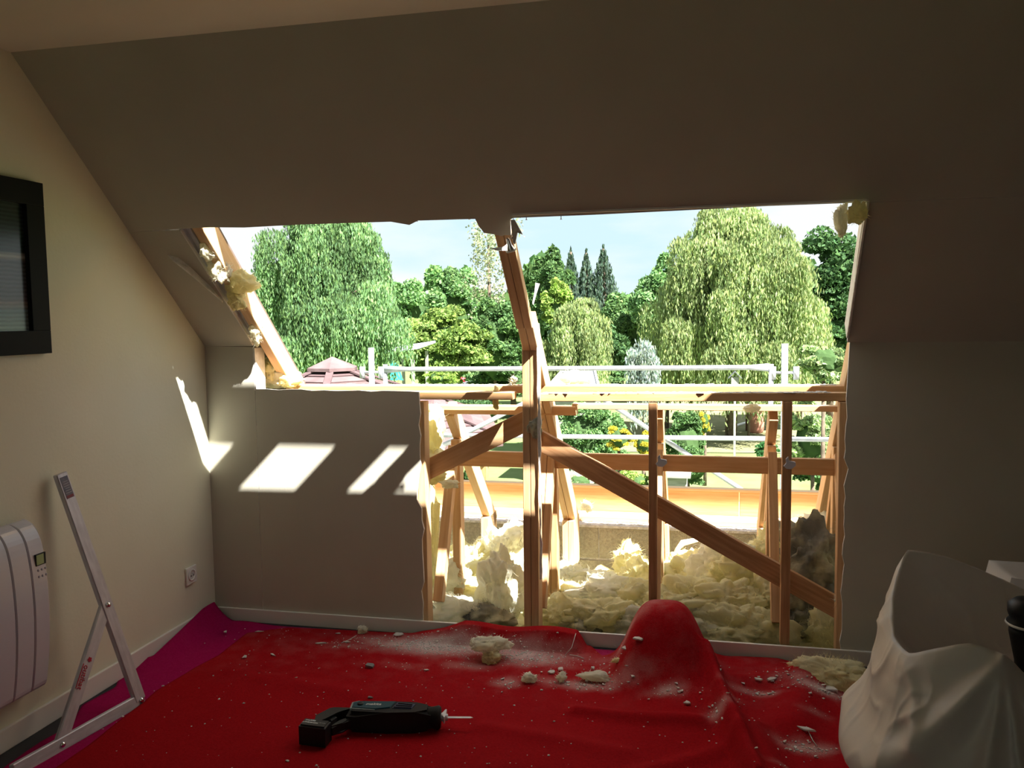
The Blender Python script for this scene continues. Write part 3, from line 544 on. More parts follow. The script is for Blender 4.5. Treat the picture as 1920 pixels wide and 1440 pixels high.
willow('weeping_tree', 1205, 640, 36, 22, 'blue', 'low blue-grey weeping cedar between the two willows', 420, 725, 4, .12, (.8, 1.6), 14, per=18)
broad('round_tree', 845, 490, 66, 46, 'fresh', 'fresh-green round tree on the skyline left of the middle rafter', 9000, .42, 700, seed=1)
broad('round_tree', 770, 508, 60, 50, 'fresh', 'blue-green round tree just right of the dark weeping tree', 8000, .42, 700, seed=2)
broad('bushy_tree', 830, 572, 105, 33, 'bushy', 'yellow-green bushy tree in front, left of the middle rafter', 15000, .27, 740, seed=3, blobs=60)
broad('bushy_tree', 925, 560, 70, 34, 'mid', 'grey-green bushy tree directly behind the middle rafter', 9000, .27, 740, seed=4, blobs=40)
broad('round_tree', 1033, 462, 48, 44, 'mid', 'deep-green round tree directly right of the middle rafter', 8000, .38, 640, seed=5)
broad('lime_tree', 1045, 520, 32, 40, 'lime', 'slim lime-green tree below the deep-green round tree', 3600, .32, 640, seed=6)
broad('round_tree', 1165, 540, 62, 44, 'mid', 'mid-green tree below the conifers', 9000, .36, 720, seed=7)
broad('round_tree', 1235, 475, 60, 42, 'fresh', 'blue-green tree at the left flank of the light willow', 9000, .38, 720, seed=8)
broad('round_tree', 1130, 610, 60, 36, 'dark', 'dark low tree between the small willow and the cedar', 6000, .28, 730, seed=9)
broad('dark_tree', 1560, 425, 112, 34, 'dark', 'tall dark-green tree behind the right end of the opening', 20000, .30, 760, seed=10, blobs=70)
broad('dark_tree', 1500, 560, 95, 33, 'dark', 'lower dark-green tree under the right willow branches', 9000, .30, 760, seed=11, blobs=40)
for i, (px, tp, lb) in enumerate(((1070, 470, 'left'), (1099, 472, 'middle'), (1131, 464, 'right'))): conifer(px, tp, (26, 24, 31)[i], 72, lb+' one of the three dark conifers on the skyline', 30+i)
# birch
a, r = place(915, 425, 48, 36); root = empty('birch', 'sparse grey-leaved birch standing above the hedge beside the middle rafter', 'tree', None, (a.x, a.y, GZ)); R = np.random.default_rng(9)
P = []
for j in range(70):
    u = R.uniform(0, 1); x = a.x+R.normal(0, r*.42); z = a.z+.4-abs(R.normal(0, 2.0)); y = a.y+R.normal(0, .7); l = R.uniform(.6, 1.8); k = 30
    P.append(np.stack([x+R.normal(0, .09, k), y+R.normal(0, .09, k), z-np.linspace(0, l, k)], 1))
leaves(np.concatenate(P), None, .13, .7, LM['birch'], 'foliage', root); trunk(root, a.x, a.y, a.z-.5, .12)
# far hedge and woods closing the view
o = empty('tree_belt', 'long belt of green trees far behind the garden', 'trees', None, (0, 80, GZ)); R = np.random.default_rng(3); n = 46000
x = R.uniform(-85, 60, n); hh = 6.5+2.2*np.sin(x*.31)+1.4*np.sin(x*.83+1); z = GZ+hh*R.uniform(0, 1, n)**.7; P = np.stack([x, 78+R.normal(0, 1.0, n), z], 1)
leaves(P, np.repeat(1., n), 1.1, .6, LM['mid'], 'foliage', o); tag(o, kind='stuff')
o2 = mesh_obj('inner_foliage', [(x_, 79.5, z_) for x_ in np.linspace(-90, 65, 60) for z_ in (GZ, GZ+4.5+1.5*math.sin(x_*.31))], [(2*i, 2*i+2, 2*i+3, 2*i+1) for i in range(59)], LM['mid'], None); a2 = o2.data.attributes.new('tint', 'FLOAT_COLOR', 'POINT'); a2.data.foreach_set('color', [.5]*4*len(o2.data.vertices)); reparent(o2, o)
# shrubs
def shrub(px, top, hw, bot, Yd, mk, label, n=2600, size=.11, seed=0, name='shrub', blobs=18, asp=.6): return broad(name, px, top, hw, Yd, mk, label, n, size, bot, blobs, 'shrub', None, seed, asp=asp)
shrub(1100, 742, 80, 905, 16, 'fresh', 'broad leafy green shrub seen through the second bay', 9000, .09, 40, blobs=40)
shrub(1150, 840, 60, 925, 15, 'mid', 'darker shrub below the leafy green shrub in the second bay', 3600, .09, 41)
shrub(1160, 796, 34, 850, 13.5, 'yellow', 'yellow-leaved maple branch tier above the noggin plank', 1500, .07, 42, blobs=9)
shrub(1207, 800, 26, 865, 13.3, 'yellow', 'yellow-leaved maple clump next to the second stud', 1300, .07, 43, blobs=9)
shrub(1190, 880, 50, 930, 13, 'lime', 'lime-green leaf clump under the noggin plank in the second bay', 2400, .07, 44, blobs=12)
shrub(1285, 762, 50, 915, 19, 'mid', 'mid-green shrub right of the second stud', 6000, .10, 45, blobs=24)
shrub(1290, 830, 62, 915, 18, 'mid', 'spreading low shrub beside the lawn in the third bay', 5200, .09, 46, blobs=24)
shrub(1322, 764, 13, 822, 22, 'yellow', 'slim yellow-tipped shrub at the meadow edge', 700, .10, 47, blobs=8)
shrub(1437, 826, 26, 868, 24, 'box', 'clipped dark-green box bush on the lawn', 3000, .07, 48, 'box_bush', 30)
shrub(1545, 635, 52, 725, 13, 'pale', 'pale large-leaved magnolia shrub above the sill at right', 1300, .15, 49, blobs=14, asp=.75)
shrub(1525, 745, 62, 905, 13.5, 'pale', 'pale leafy bush seen low between the last studs', 4200, .11, 50, blobs=24, asp=.75)
shrub(1540, 800, 60, 930, 14.5, 'dark', 'dark shrub backing the pale leafy bush at right', 3000, .11, 51)
shrub(890, 742, 70, 800, 20, 'dark', 'dark hedge shrub behind the pavilion roof', 4000, .12, 52, blobs=22)
shrub(880, 880, 34, 935, 15, 'mid', 'small thin-leaved shrub on the lawn left of the middle post', 900, .08, 53)
shrub(825, 688, 40, 730, 24, 'lime', 'yellow-green bamboo-like bush behind the scaffold rail', 2400, .16, 54, asp=.2)
shrub(1085, 885, 40, 925, 12.5, 'pale', 'small variegated bush with pink flowers behind the fascia', 900, .07, 55)
shrub(1362, 708, 22, 722, 30, 'flower', 'pink flowering bush left of the bird house', 900, .09, 56, blobs=10)
shrub(1404, 706, 16, 722, 30, 'flower', 'red-orange flowering bush right of the bird house', 700, .09, 57, blobs=8)
shrub(1250, 690, 70, 745, 33, 'lime', 'low lime-green hedge behind the guard rail at right', 4200, .2, 58)
shrub(1120, 690, 60, 735, 34, 'mid', 'low hedge behind the grey shed roof', 3000, .2, 59)
shrub(960, 690, 120, 745, 36, 'mid', 'low dark hedge behind the scaffold rail left of centre', 6000, .22, 60, blobs=30)
o = mesh_obj('meadow', [(-3, 27, GZ+.02), (9, 28, GZ+.02), (14, 44, GZ+.02), (-4, 44, GZ+.02)], [(0, 1, 2, 3)], MEAD); o.name = 'ground_meadow'; tag(o, kind='structure')
# tree beyond the frame at right that throws shade on the lawn
broad('shade_tree', 1900, 520, 160, 22, 'dark', 'dark tree outside the frame to the right, shading the lawn', 9000, .3, None, seed=70)
# pavilion with shingled roof
GC = at(623, 672, 12.5); gc = empty('garden_pavilion', 'hexagonal garden pavilion with brown shingle roof, left', 'pavilion', None, (GC.x, GC.y, GZ))
zE = -.30; R_ = 2.95; apex = Vector((GC.x, GC.y, GC.z-.12)); rot0 = math.radians(-12)
cor = [Vector((GC.x+R_*math.cos(rot0+i*math.pi/3), GC.y+R_*math.sin(rot0+i*math.pi/3), zE)) for i in range(6)]
NROW = 13
for s in range(6):
    A, B = cor[s], cor[(s+1) % 6]; nrm = (B-A).cross(apex-A).normalized()
    if nrm.z < 0: nrm = -nrm
    for k in range(NROW):
        f0 = k/NROW; f1 = (k+1)/NROW*1.0; f1 = min(f1+.012, .985)
        a0 = A.lerp(apex, f0); b0 = B.lerp(apex, f0); a1 = A.lerp(apex, f1); b1 = B.lerp(apex, f1)
        slab('shingle', [a0+nrm*.028, b0+nrm*.028, b1+nrm*.006, a1+nrm*.006], -nrm, .016, SHINGLE[(k*5+s*3) % 3], gc)
    beam('hip_ridge', cor[s]+Vector((0, 0, .04)), cor[s].lerp(apex, .97)+Vector((0, 0, .05)), .11, .03, SHINGLE[1], gc)
    beam('eave_board', A+Vector((0, 0, -.05)), B+Vector((0, 0, -.05)), .03, .12, SHINGLE[0], gc)
    beam('corner_post', (A-Vector((GC.x, GC.y, zE)))*.9+Vector((GC.x, GC.y, GZ)), (A-Vector((GC.x, GC.y, zE)))*.9+Vector((GC.x, GC.y, zE)), .1, .1, WOODD, gc, (1, 0, 0))
V = [apex+Vector((0, 0, .15))]+[apex+Vector((.42*math.cos(rot0+i*math.pi/3), .42*math.sin(rot0+i*math.pi/3), -.02)) for i in range(6)]+[apex+Vector((.42*math.cos(rot0+i*math.pi/3), .42*math.sin(rot0+i*math.pi/3), -.07)) for i in range(6)]
F = [(0, 1+i, 1+(i+1) % 6) for i in range(6)]+[(1+i, 7+i, 7+(i+1) % 6, 1+(i+1) % 6) for i in range(6)]
cp = mesh_obj('roof_cap', V, F, SHINGLE[2]); reparent(cp, gc)
# distant garden things
p = at(762, 655, 30); hut = empty('garden_hut', 'small garden hut with pale blue-white roof beside the dark weeping tree', 'hut', None, (p.x, p.y, GZ)); BLUEW = mat('pale blue roof', (.62, .68, .78), .5); GREYW = mat('weathered grey wood', (.34, .34, .33), .9, (.24, .24, .23), 6, (1, 8, 8)); TQ = mat('turquoise cloth', (.05, .45, .38), .8)
slab('roof', [(p.x-.7, p.y-.8, p.z-.15), (p.x+.75, p.y-.8, p.z+.05), (p.x+.75, p.y+1.2, p.z+.2), (p.x-.7, p.y+1.2, p.z+.0)], (0, 0, 1), .08, BLUEW, hut)
for dx, dy in ((-.5, -.6), (.45, -.6), (-.5, 1), (.45, 1)): beam('post', (p.x+dx, p.y+dy, GZ), (p.x+dx, p.y+dy, p.z-.1), .1, .1, GREYW, hut, (1, 0, 0))
slab('cloth', [(p.x-.4, p.y-.7, p.z-1.1), (p.x+.1, p.y-.7, p.z-1.1), (p.x-.1, p.y-.7, p.z-.5), (p.x-.4, p.y-.7, p.z-.35)], (0, 1, 0), .02, TQ, hut)
p = at(1080, 704, 22); sh = empty('garden_shed', 'grey garden shed roof with white verge boards, right of the middle post', 'shed', None, (p.x, p.y, GZ)); GREYR = mat('grey roof sheet', (.13, .14, .16), .6)
slab('roof', [(p.x-.72, p.y-.8, p.z-.42), (p.x+.72, p.y-.8, p.z-.42), (p.x+.42, p.y+.5, p.z+.06), (p.x-.42, p.y+.5, p.z+.06)], (0, 0, 1), .05, GREYR, sh)
for s in (-1, 1): beam('verge_board', (p.x+s*.72, p.y-.8, p.z-.37), (p.x+s*.42, p.y+.5, p.z+.12), .06, .05, WHITE, sh)
box('shed_wall', (p.x-.6, p.y-.6, GZ), (p.x+.6, p.y+.45, p.z-.4), GREYW, sh)
p = at(870, 716, 40); tb = empty('garden_table', 'flat dark-grey garden table behind the rail, left of the middle post', 'table', None, (p.x, p.y, GZ))
box('table_top', (p.x-1.1, p.y-.5, p.z-.1), (p.x+1.1, p.y+.5, p.z), GREYR, tb)
for dx in (-.95, .95):
    for dy in (-.4, .4): box('leg', (p.x+dx-.04, p.y+dy-.04, GZ), (p.x+dx+.04, p.y+dy+.04, p.z-.1), GREYR, tb)
bm = bmesh.new(); bmesh.ops.create_uvsphere(bm, u_segments=14, v_segments=8, radius=.17); o = bm_obj('bowl', bm, mat('red ball', (.7, .05, .06), .5), None, True); o.location = (p.x-.1, p.y, p.z+.1); o.scale = (1.3, 1, .8); tag(o, 'small red bowl on the dark-grey garden table', 'bowl')
p = at(1378, 712, 24); bh = empty('bird_house', 'little grey wooden bird house on a pole among flowers', 'bird house', None, (p.x, p.y, GZ))
box('house_body', (p.x-.10, p.y-.10, p.z-.12), (p.x+.10, p.y+.10, p.z+.08), GREYW, bh); beam('pole', (p.x, p.y, GZ), (p.x, p.y, p.z-.12), .06, .06, GREYW, bh, (1, 0, 0))
for s in (-1, 1): slab('roof_side', [(p.x, p.y-.16, p.z+.22), (p.x, p.y+.16, p.z+.22), (p.x+s*.18, p.y+.16, p.z+.03), (p.x+s*.18, p.y-.16, p.z+.03)], (0, 0, 1), .02, GREYR, bh)
c = atz(1418, 812, GZ); o = lathe('terracotta_barrel', [(.20, 0), (.26, .1), (.29, .4), (.27, .75), (.22, .95), (.24, 1.0)], mat('terracotta', (.55, .27, .20), .8, (.45, .2, .15), 6), Matrix.Translation((c.x, c.y, GZ))); tag(o, 'pinkish terracotta barrel standing on the far lawn', 'barrel')
c = atz(1403, 808, GZ); o = beam('gate_post', (c.x, c.y, GZ), (c.x, c.y, GZ+1.15), .22, .2, mat('dark stained wood', (.12, .07, .05), .8), None, (1, 0, 0)); tag(o, 'dark wooden post beside the terracotta barrel', 'post')
a, b = atz(1362, 806, GZ), atz(1398, 795, GZ); o = tube('white_pole', [a+Vector((0, 0, .05)), b+Vector((0, 0, .05))], .05, WHITE, None, 8); tag(o, 'white pole lying on the far meadow', 'pole')
p = at(1268, 880, 13); cb = empty('compost_box', 'weathered grey board box with flat lid in the third bay', 'box', None, (p.x, p.y, GZ))
for i in range(8): box('plank', (p.x-.30, p.y-.3, p.z-.05-.15*(i+1)), (p.x+.16, p.y+.3, p.z-.06-.15*i), GREYW, cb)
slab('lid', [(p.x-.35, p.y-.4, p.z-.06), (p.x+.22, p.y-.4, p.z-.06), (p.x+.24, p.y+.35, p.z+.10), (p.x-.35, p.y+.35, p.z+.10)], (0, 0, 1), .04, GREYW, cb)
for i, px in enumerate((1424, 1431, 1437)):
    c = atz(px, 800, GZ); o = beam('garden_stake', (c.x, c.y, GZ), (c.x, c.y, GZ+1.3), .03, .03, GREYW, None, (1, 0, 0)); tag(o, 'thin grey garden stake beside the barrel, '+('left', 'middle', 'right')[i]+' of three', 'stake', 'thin stakes by the barrel')
# ------------------------------------------------------------------ left wall things
pf = empty('picture_frame', 'black-framed seascape picture on the left wall', 'picture', None, (XL, 2.2, 1.64))
fy0, fy1, fz0, fz1 = 1.55, 2.635, 1.342, 1.945; fwid = .082
for lo, hi in (((fy0, fz0), (fy1, fz0+fwid)), ((fy0, fz1-fwid), (fy1, fz1)), ((fy0, fz0+fwid), (fy0+fwid, fz1-fwid)), ((fy1-fwid, fz0+fwid), (fy1, fz1-fwid))):
    box('frame_rail', (XL+.001, lo[0], lo[1]), (XL+.028, hi[0], hi[1]), BLACK, pf, .002)
PIC = bpy.data.materials.new('print'); PIC.use_nodes = True; t = PIC.node_tree; b = t.nodes['Principled BSDF']; b.inputs['Roughness'].default_value = .2
c = nn(t, 'ShaderNodeTexCoord'); sx = nn(t, 'ShaderNodeSeparateXYZ'); t.links.new(c.outputs['Object'], sx.inputs[0])
ma = nn(t, 'ShaderNodeMapRange'); ma.inputs['From Min'].default_value = -.22; ma.inputs['From Max'].default_value = .22; t.links.new(sx.outputs['Z'], ma.inputs['Value'])
r = nn(t, 'ShaderNodeValToRGB'); e = r.color_ramp.elements; e[0].position = 0; e[0].color = (.30, .42, .42, 1); e[1].position = 1; e[1].color = (.035, .055, .055, 1)
for ps, cl in ((.16, (.17, .26, .30, 1)), (.21, (.30, .26, .24, 1)), (.235, (.20, .17, .19, 1)), (.255, (.13, .13, .17, 1)), (.45, (.13, .15, .18, 1)), (.55, (.12, .13, .15, 1)), (.57, (.42, .42, .38, 1)), (.60, (.36, .37, .34, 1)), (.615, (.03, .06, .055, 1)), (.76, (.035, .07, .055, 1))): x = e.new(ps); x.color = cl
wv = nn(t, 'ShaderNodeTexWave'); wv.bands_direction = 'Z'; wv.inputs['Scale'].default_value = 22; wv.inputs['Distortion'].default_value = 1.2; t.links.new(c.outputs['Object'], wv.inputs[0])
mx = nn(t, 'ShaderNodeMix'); mx.data_type = 'RGBA'; mx.blend_type = 'MULTIPLY'; mx.inputs['Factor'].default_value = .45; t.links.new(ma.outputs[0], r.inputs[0]); t.links.new(r.outputs[0], mx.inputs['A']); t.links.new(wv.outputs['Color'], mx.inputs['B']); t.links.new(mx.outputs['Result'], b.inputs['Base Color'])
box('print', (XL+.001, fy0+fwid, fz0+fwid), (XL+.010, fy1-fwid, fz1-fwid), PIC, pf)
# radiator
rd = empty('radiator', 'white ribbed electric radiator on the left wall', 'radiator', None, (XL+.05, 2.2, .18))
prof = [(.030, .19), (.085, .195), (.102, .25), (.116, .36), (.122, .48), (.118, .60), (.104, .70), (.080, .752), (.050, .772), (.03, .775)]
_p = [Vector(q) for q in prof]; _o = []
for i in range(len(_p)-1):
    a0, a1, a2, a3 = _p[max(i-1, 0)], _p[i], _p[i+1], _p[min(i+2, len(_p)-1)]
    for t_ in (0, .25, .5, .75): _o.append(.5*((2*a1)+(a2-a0)*t_+(2*a0-5*a1+4*a2-a3)*t_**2+(3*a1-a0-3*a2+a3)*t_**3))
prof = [(q.x, q.y) for q in _o]+[prof[-1]]
yR = 2.462; pw = .0795
for k in range(11):
    y1 = yR-k*pw; y0 = y1-pw+.0022; V = []; n = len(prof)
    ys = [y0, y0+.004, y1-.004, y1] if k else [y0, y0+.004, y1-.014, y1]
    for i, y in enumerate(ys):
        for (x, z) in prof: V.append((XL+x-(.004 if i in (0, 3) else 0)*(1 if k or i == 0 else 3.0), y, z))
    F = []
    for i in range(3):
        for j in range(n-1): F.append((i*n+j, i*n+j+1, (i+1)*n+j+1, (i+1)*n+j))
        F.append((i*n+n-1, i*n, (i+1)*n, (i+1)*n+n-1))
    F.append(tuple(range(n))); F.append(tuple(3*n+j for j in range(n)))
    bm = bmesh.new(); vs = [bm.verts.new(v) for v in V]
    for f in F: bm.faces.new([vs[j] for j in f])
    o = bm_obj('rib', bm, RADW, None); reparent(o, rd)
box('back_plate', (XL+.012, yR-11*pw+.01, .21), (XL+.05, yR-.01, .76), DARK, rd)
box('display', (XL+.112, yR-.056, .628), (XL+.1175, yR-.012, .668), DARK, rd); box('screen', (XL+.114, yR-.054, .631), (XL+.1185, yR-.022, .665), mat('lcd', (.33, .42, .20), .2), bpy.data.objects['display'])
for i in range(3):
    for j in range(2):
        q = lathe('button', [(.0045, 0), (.0045, .002), (.003, .003)], mat('grey button', (.4, .4, .48), .4) if i == j == 0 else bpy.data.materials['grey button'], Matrix.Translation((XL+.116+.0015*j, yR-.048+i*.016, .612-j*.022)) @ Matrix.Rotation(math.pi/2, 4, 'Y'), rd, 10)
# socket
so_ = empty('wall_socket', 'square white wall socket on the left wall near the corner', 'socket', None, (XL, 3.445, .278))
box('face_plate', (XL+.001, 3.405, .238), (XL+.010, 3.485, .318), WHITE, so_, .003)
lathe('socket_well', [(.028, 0), (.028, .004), (.022, .005), (.020, -.0), (.0195, -.001)], WHITE, Matrix.Translation((XL+.009, 3.445, .278)) @ Matrix.Rotation(math.pi/2, 4, 'Y'), so_)
lathe('earth_pin', [(.0025, 0), (.0025, .012), (.001, .014)], STEEL, Matrix.Translation((XL+.009, 3.445, .288)) @ Matrix.Rotation(math.pi/2, 4, 'Y'), so_, 8)
for dy in (-.009, .009): lathe('pin_hole', [(.003, 0), (.003, .0012)], DARK, Matrix.Translation((XL+.0125, 3.445+dy, .276)) @ Matrix.Rotation(math.pi/2, 4, 'Y'), so_, 8)
# aluminium angled tool leaning on the wall
tl = empty('angle_lifter', 'triangular aluminium site tool leaning on the left wall beside the radiator', 'tool', None, (-2.08, 2.73, 0))
F0 = Vector((-2.085, 2.735, .022)); B0 = Vector((-2.155, 2.20, .022)); T0 = Vector((-2.285, 2.625, .905))
nrm = (B0-F0).cross(T0-F0).normalized()
if nrm.x < 0: nrm = -nrm
beam('long_bar', F0, T0, .048, .022, ALU, tl, nrm, .003); beam('base_bar', F0+Vector((0, .02, 0)), B0, .045, .022, ALU, tl, nrm, .003)
br0 = F0.lerp(T0, .43); br1 = F0.lerp(B0, .66); off = nrm*-.002
brb = beam('brace_bar', br0+off+(br0-br1).normalized()*-.01, br1+off, .046, .018, ALU, tl, nrm, .003)
for q in (br0+nrm*.012, br1+nrm*.012, F0+nrm*.012): lathe('bolt', [(.010, 0), (.010, .003), (.005, .007)], CHROME, Matrix.Translation(q) @ nrm.to_track_quat('Z', 'Y').to_matrix().to_4x4(), tl, 12)
def onplane(o3, xdir, z):
    X = xdir.normalized(); Yv = z.cross(X); m = Matrix((X, Yv, z)).transposed().to_4x4(); m.translation = o3; return m
LAB = mat('blue-grey label', (.11, .13, .19), .5, (.2, .18, .22), 30); REDI = mat('red ink', (.45, .02, .05), .6); PALE = mat('label print', (.45, .45, .5), .6)
dT = (T0-F0).normalized(); side = nrm.cross(dT)
lc = F0+dT*((T0-F0).length-.055)+nrm*.0115
mt_ = onplane(lc, side, nrm); bm = bmesh.new(); bmesh.ops.create_cube(bm, size=1); bmesh.ops.scale(bm, vec=(.034, .082, .001), verts=bm.verts); lb = bm_obj('label', bm, LAB); lb.matrix_world = mt_; reparent(lb, tl)
bm = bmesh.new(); bmesh.ops.create_cube(bm, size=1); bmesh.ops.scale(bm, vec=(.030, .010, .0006), verts=bm.verts); lb2 = bm_obj('label_header', bm, mat('dull red', (.22, .05, .07), .5)); lb2.matrix_world = mt_ @ Matrix.Translation((0, .034, .0008)); reparent(lb2, tl)
for k in range(6):
    bm = bmesh.new(); bmesh.ops.create_cube(bm, size=1); bmesh.ops.scale(bm, vec=(.026-.003*(k % 3), .0016, .0006), verts=bm.verts); l3 = bm_obj('print_line', bm, PALE); l3.matrix_world = mt_ @ Matrix.Translation((0, .02-.0085*k, .0008)); reparent(l3, tl)
dB = (br1-br0).normalized(); cb_ = br0.lerp(br1, .52)+nrm*.0085
if dB.z > 0: dB = -dB
text('lettering', 'outibat', .030, REDI, onplane(cb_-nrm.cross(dB)*.004+dB*.012, dB, nrm), tl)
m4 = onplane(cb_+dB*-.052, dB, nrm)
V = []; 
for i in range(10): q = math.pi*i/5; rr = .0105 if i % 2 == 0 else .0075; V.append((rr*math.cos(q), rr*math.sin(q), 0))
st = mesh_obj('star_emblem', V, [tuple(range(10))], REDI); st.matrix_world = m4; reparent(st, tl)
bm = bmesh.new(); bmesh.ops.create_cube(bm, size=1); bmesh.ops.scale(bm, vec=(.085, .0035, .0006), verts=bm.verts); o = bm_obj('underline', bm, REDI); o.matrix_world = onplane(cb_+dB*.010-nrm.cross(dB)*-.014 if False else cb_+dB*.010+nrm.cross(dB)*-.019, dB, nrm); reparent(o, tl)
# ------------------------------------------------------------------ floor sheets
def lerp_curve(pts, f):
    n = len(pts)-1; f = min(max(f, 0), 1)*n; i = min(int(f), n-1); return pts[i].lerp(pts[i+1], f-i)
def gauss(x, y, cx, cy, sx, sy, a=0.):
    c, s = math.cos(a), math.sin(a); u = (x-cx)*c+(y-cy)*s; w = -(x-cx)*s+(y-cy)*c; return np.exp(-(u/sx)**2-(w/sy)**2)
def ridge(x, y, p, q, w):
    px, py = p; qx, qy = q; dx, dy = qx-px, qy-py; L2 = dx*dx+dy*dy; t = np.clip(((x-px)*dx+(y-py)*dy)/L2, 0, 1); d2 = (x-px-t*dx)**2+(y-py-t*dy)**2; return np.exp(-d2/(w*w)), t
HUMP = (-.16, 3.43)
def sheet_z(x, y):
    z = .005+0*x
    h = np.exp(-(np.abs((x-HUMP[0])/.162)**3.8+np.abs((y-HUMP[1])/.21)**3.2)); z = z+.26*h
    z = z+.05*gauss(x, y, -.02, 3.15, .17, .30, .3)
    r_, t = ridge(x, y, (.02, 3.32), (.16, 2.55), .032); z = z+.075*r_
    r_, t = ridge(x, y, (.16, 2.9), (.26, 2.4), .06); z = z+.05*r_
    r_, t = ridge(x, y, (.10, 3.30), (.46, 3.46), .07); z = z+.03*r_
    r_, t = ridge(x, y, (.38, 3.36), (.30, 3.0), .09); z = z+.045*r_
    r_, t = ridge(x, y, (-.45, 2.98), (-.02, 2.93), .03); z = z+.022*r_
    r_, t = ridge(x, y, (-.75, 2.80), (-.25, 2.72), .04); z = z+.010*r_
    r_, t = ridge(x, y, (-.2, 2.60), (.1, 2.80), .035); z = z+.015*r_
    r_, t = ridge(x, y, (-1.9, 3.05), (-1.3, 2.95), .05); z = z+.010*r_
    return z
def znoise(x, y, a=.006, s=3.):
    return np.array([noise.noise(Vector((p*s, q*s, 2.)))*a+noise.noise(Vector((p*s*3.3, q*s*3.3, 5.)))*a*.35 for p, q in zip(x.ravel(), y.ravel())]).reshape(x.shape)
DP = [(-.15, 3.35, .5, .10, .0), (-1.15, 3.47, .38, .10, 1.15), (-.75, 3.44, .28, .12, .95), (-.3, 3.42, .2, .08, .6), (-.45, 3.20, .26, .05, .8), (-.75, 3.16, .07, .07, .7), (-.33, 3.22, .10, .05, .6), (-.13, 3.12, .09, .04, .8), (.05, 2.97, .05, .05, .7), (.42, 3.28, .13, .05, .95), (.33, 3.33, .1, .05, .6), (.20, 3.22, .12, .03, .7), (.33, 2.86, .10, .045, .95), (.30, 2.66, .1, .02, .6), (-1.45, 3.40, .3, .06, .5), (-.95, 3.30, .12, .05, .6), (-.2, 3.50, .15, .08, .45), (.1, 3.12, .06, .03, .5), (.38, 3.08, .06, .03, .6), (-1.2, 3.25, .15, .05, .35)]
def dustf(x, y):
    d = 0*x
    for cx, cy, sx, sy, a in DP: d = np.maximum(d, a*gauss(x, y, cx, cy, sx, sy))
    return np.maximum(d, .16*(y > 2.9)*np.clip((y-2.9)*2, 0, 1))*.85
def cloth(name, left, right, n, m_, zf, mat_, label, z0=0.):
    """grid between left and right boundary curves (near to far)"""
    X = np.zeros((n, m_)); Yv = np.zeros((n, m_))
    for j in range(m_):
        l = lerp_curve(left, j/(m_-1)); r = lerp_curve(right, j/(m_-1))
        for i in range(n): p = l.lerp(r, i/(n-1)); X[i, j] = p.x; Yv[i, j] = p.y
    Z = zf(X, Yv)+z0; V = np.stack([X, Yv, Z], 2).reshape(-1, 3); F = [(i*m_+j, (i+1)*m_+j, (i+1)*m_+j+1, i*m_+j+1) for i in range(n-1) for j in range(m_-1)]
    o = mesh_obj(name, V.tolist(), F, mat_, None, True); a_ = o.data.attributes.new('dust', 'FLOAT', 'POINT'); a_.data.foreach_set('value', dustf(X, Yv).ravel().astype('f'))
    sm = o.modifiers.new('thickness', 'SOLIDIFY'); sm.thickness = .002; sm.offset = 1
    return tag(o, label, 'sheet')
def C2(*pp): return [Vector((p.x, p.y, 0)) for p in pp]
def dens(pts, k=8):
    out = []
    for i in range(len(pts)-1):
        for j in range(k): out.append(pts[i].lerp(pts[i+1], j/k))
    return out+[pts[-1]]
# red sheet
lft = [Vector((-2.02, 1.6, 0)), Vector((-2.05, 2.0, 0))]+C2(atz(117, 1440), atz(158, 1411), atz(267, 1325), atz(292, 1302), atz(362, 1261), atz(408, 1236), atz(460, 1194))+[Vector((-1.90, 3.54, 0))]
rgt = [Vector((.75, 1.6, 0)), Vector((.76, 2.2, 0)), Vector((.75, 2.7, 0)), Vector((.70, 3.1, 0)), Vector((.68, 3.30, 0)), Vector((.64, 3.34, 0)), Vector((.60, 3.38, 0)), Vector((.56, 3.42, 0)), Vector((.50, 3.46, 0)), Vector((.44, 3.50, 0))]
def zred(x, y):
    z = sheet_z(x, y)+znoise(x, y)+.004
    return z
# far edge bends: remap so that the far row follows the wall
rsheet = cloth('red_dust_sheet', lft, rgt, 300, 210, zred, RED, 'crumpled red fleece dust sheet covering the floor, humped at the wall', .004)
me = rsheet.data; co = np.zeros(len(me.vertices)*3, 'f'); me.vertices.foreach_get('co', co); co = co.reshape(300, 210, 3)
far = np.interp(co[:, -1, 0], [-2.0, -1.9, -1.3, -.75, -.52, -.48, -.42, -.32, .0, .06, .3, .44], [3.5, 3.56, 3.60, 3.61, 3.61, 3.60, 3.50, 3.54, 3.55, 3.60, 3.615, 3.56])
f = np.linspace(0, 1, 210)[None, :]**2.2; sh_ = (far-co[:, -1, 1])[:, None]*f; co[:, :, 1] += sh_
co[:, :, 2] = zred(co[:, :, 0], co[:, :, 1])+.004
# rolled-up edge along the wall left of the hump
xw = co[:, :, 0]; yw = co[:, :, 1]; roll_ = np.clip((xw+1.30)/.25, 0, 1)*np.clip((-.50-xw)/.04, 0, 1); co[:, :, 2] += .066*roll_*np.clip((yw-3.50)/.055, 0, 1)**.8*(1+.12*np.sin(xw*17))
me.vertices.foreach_set('co', co.ravel()); me.update(); me.attributes['dust'].data.foreach_set('value', (dustf(xw, yw)*(1-.85*roll_*np.clip((yw-3.52)/.05, 0, 1))).ravel().astype('f'))
def redz(x, y):
    i = np.argmin((co[:, :, 0]-x)**2+(co[:, :, 1]-y)**2); return float(co.reshape(-1, 3)[i, 2])+.003
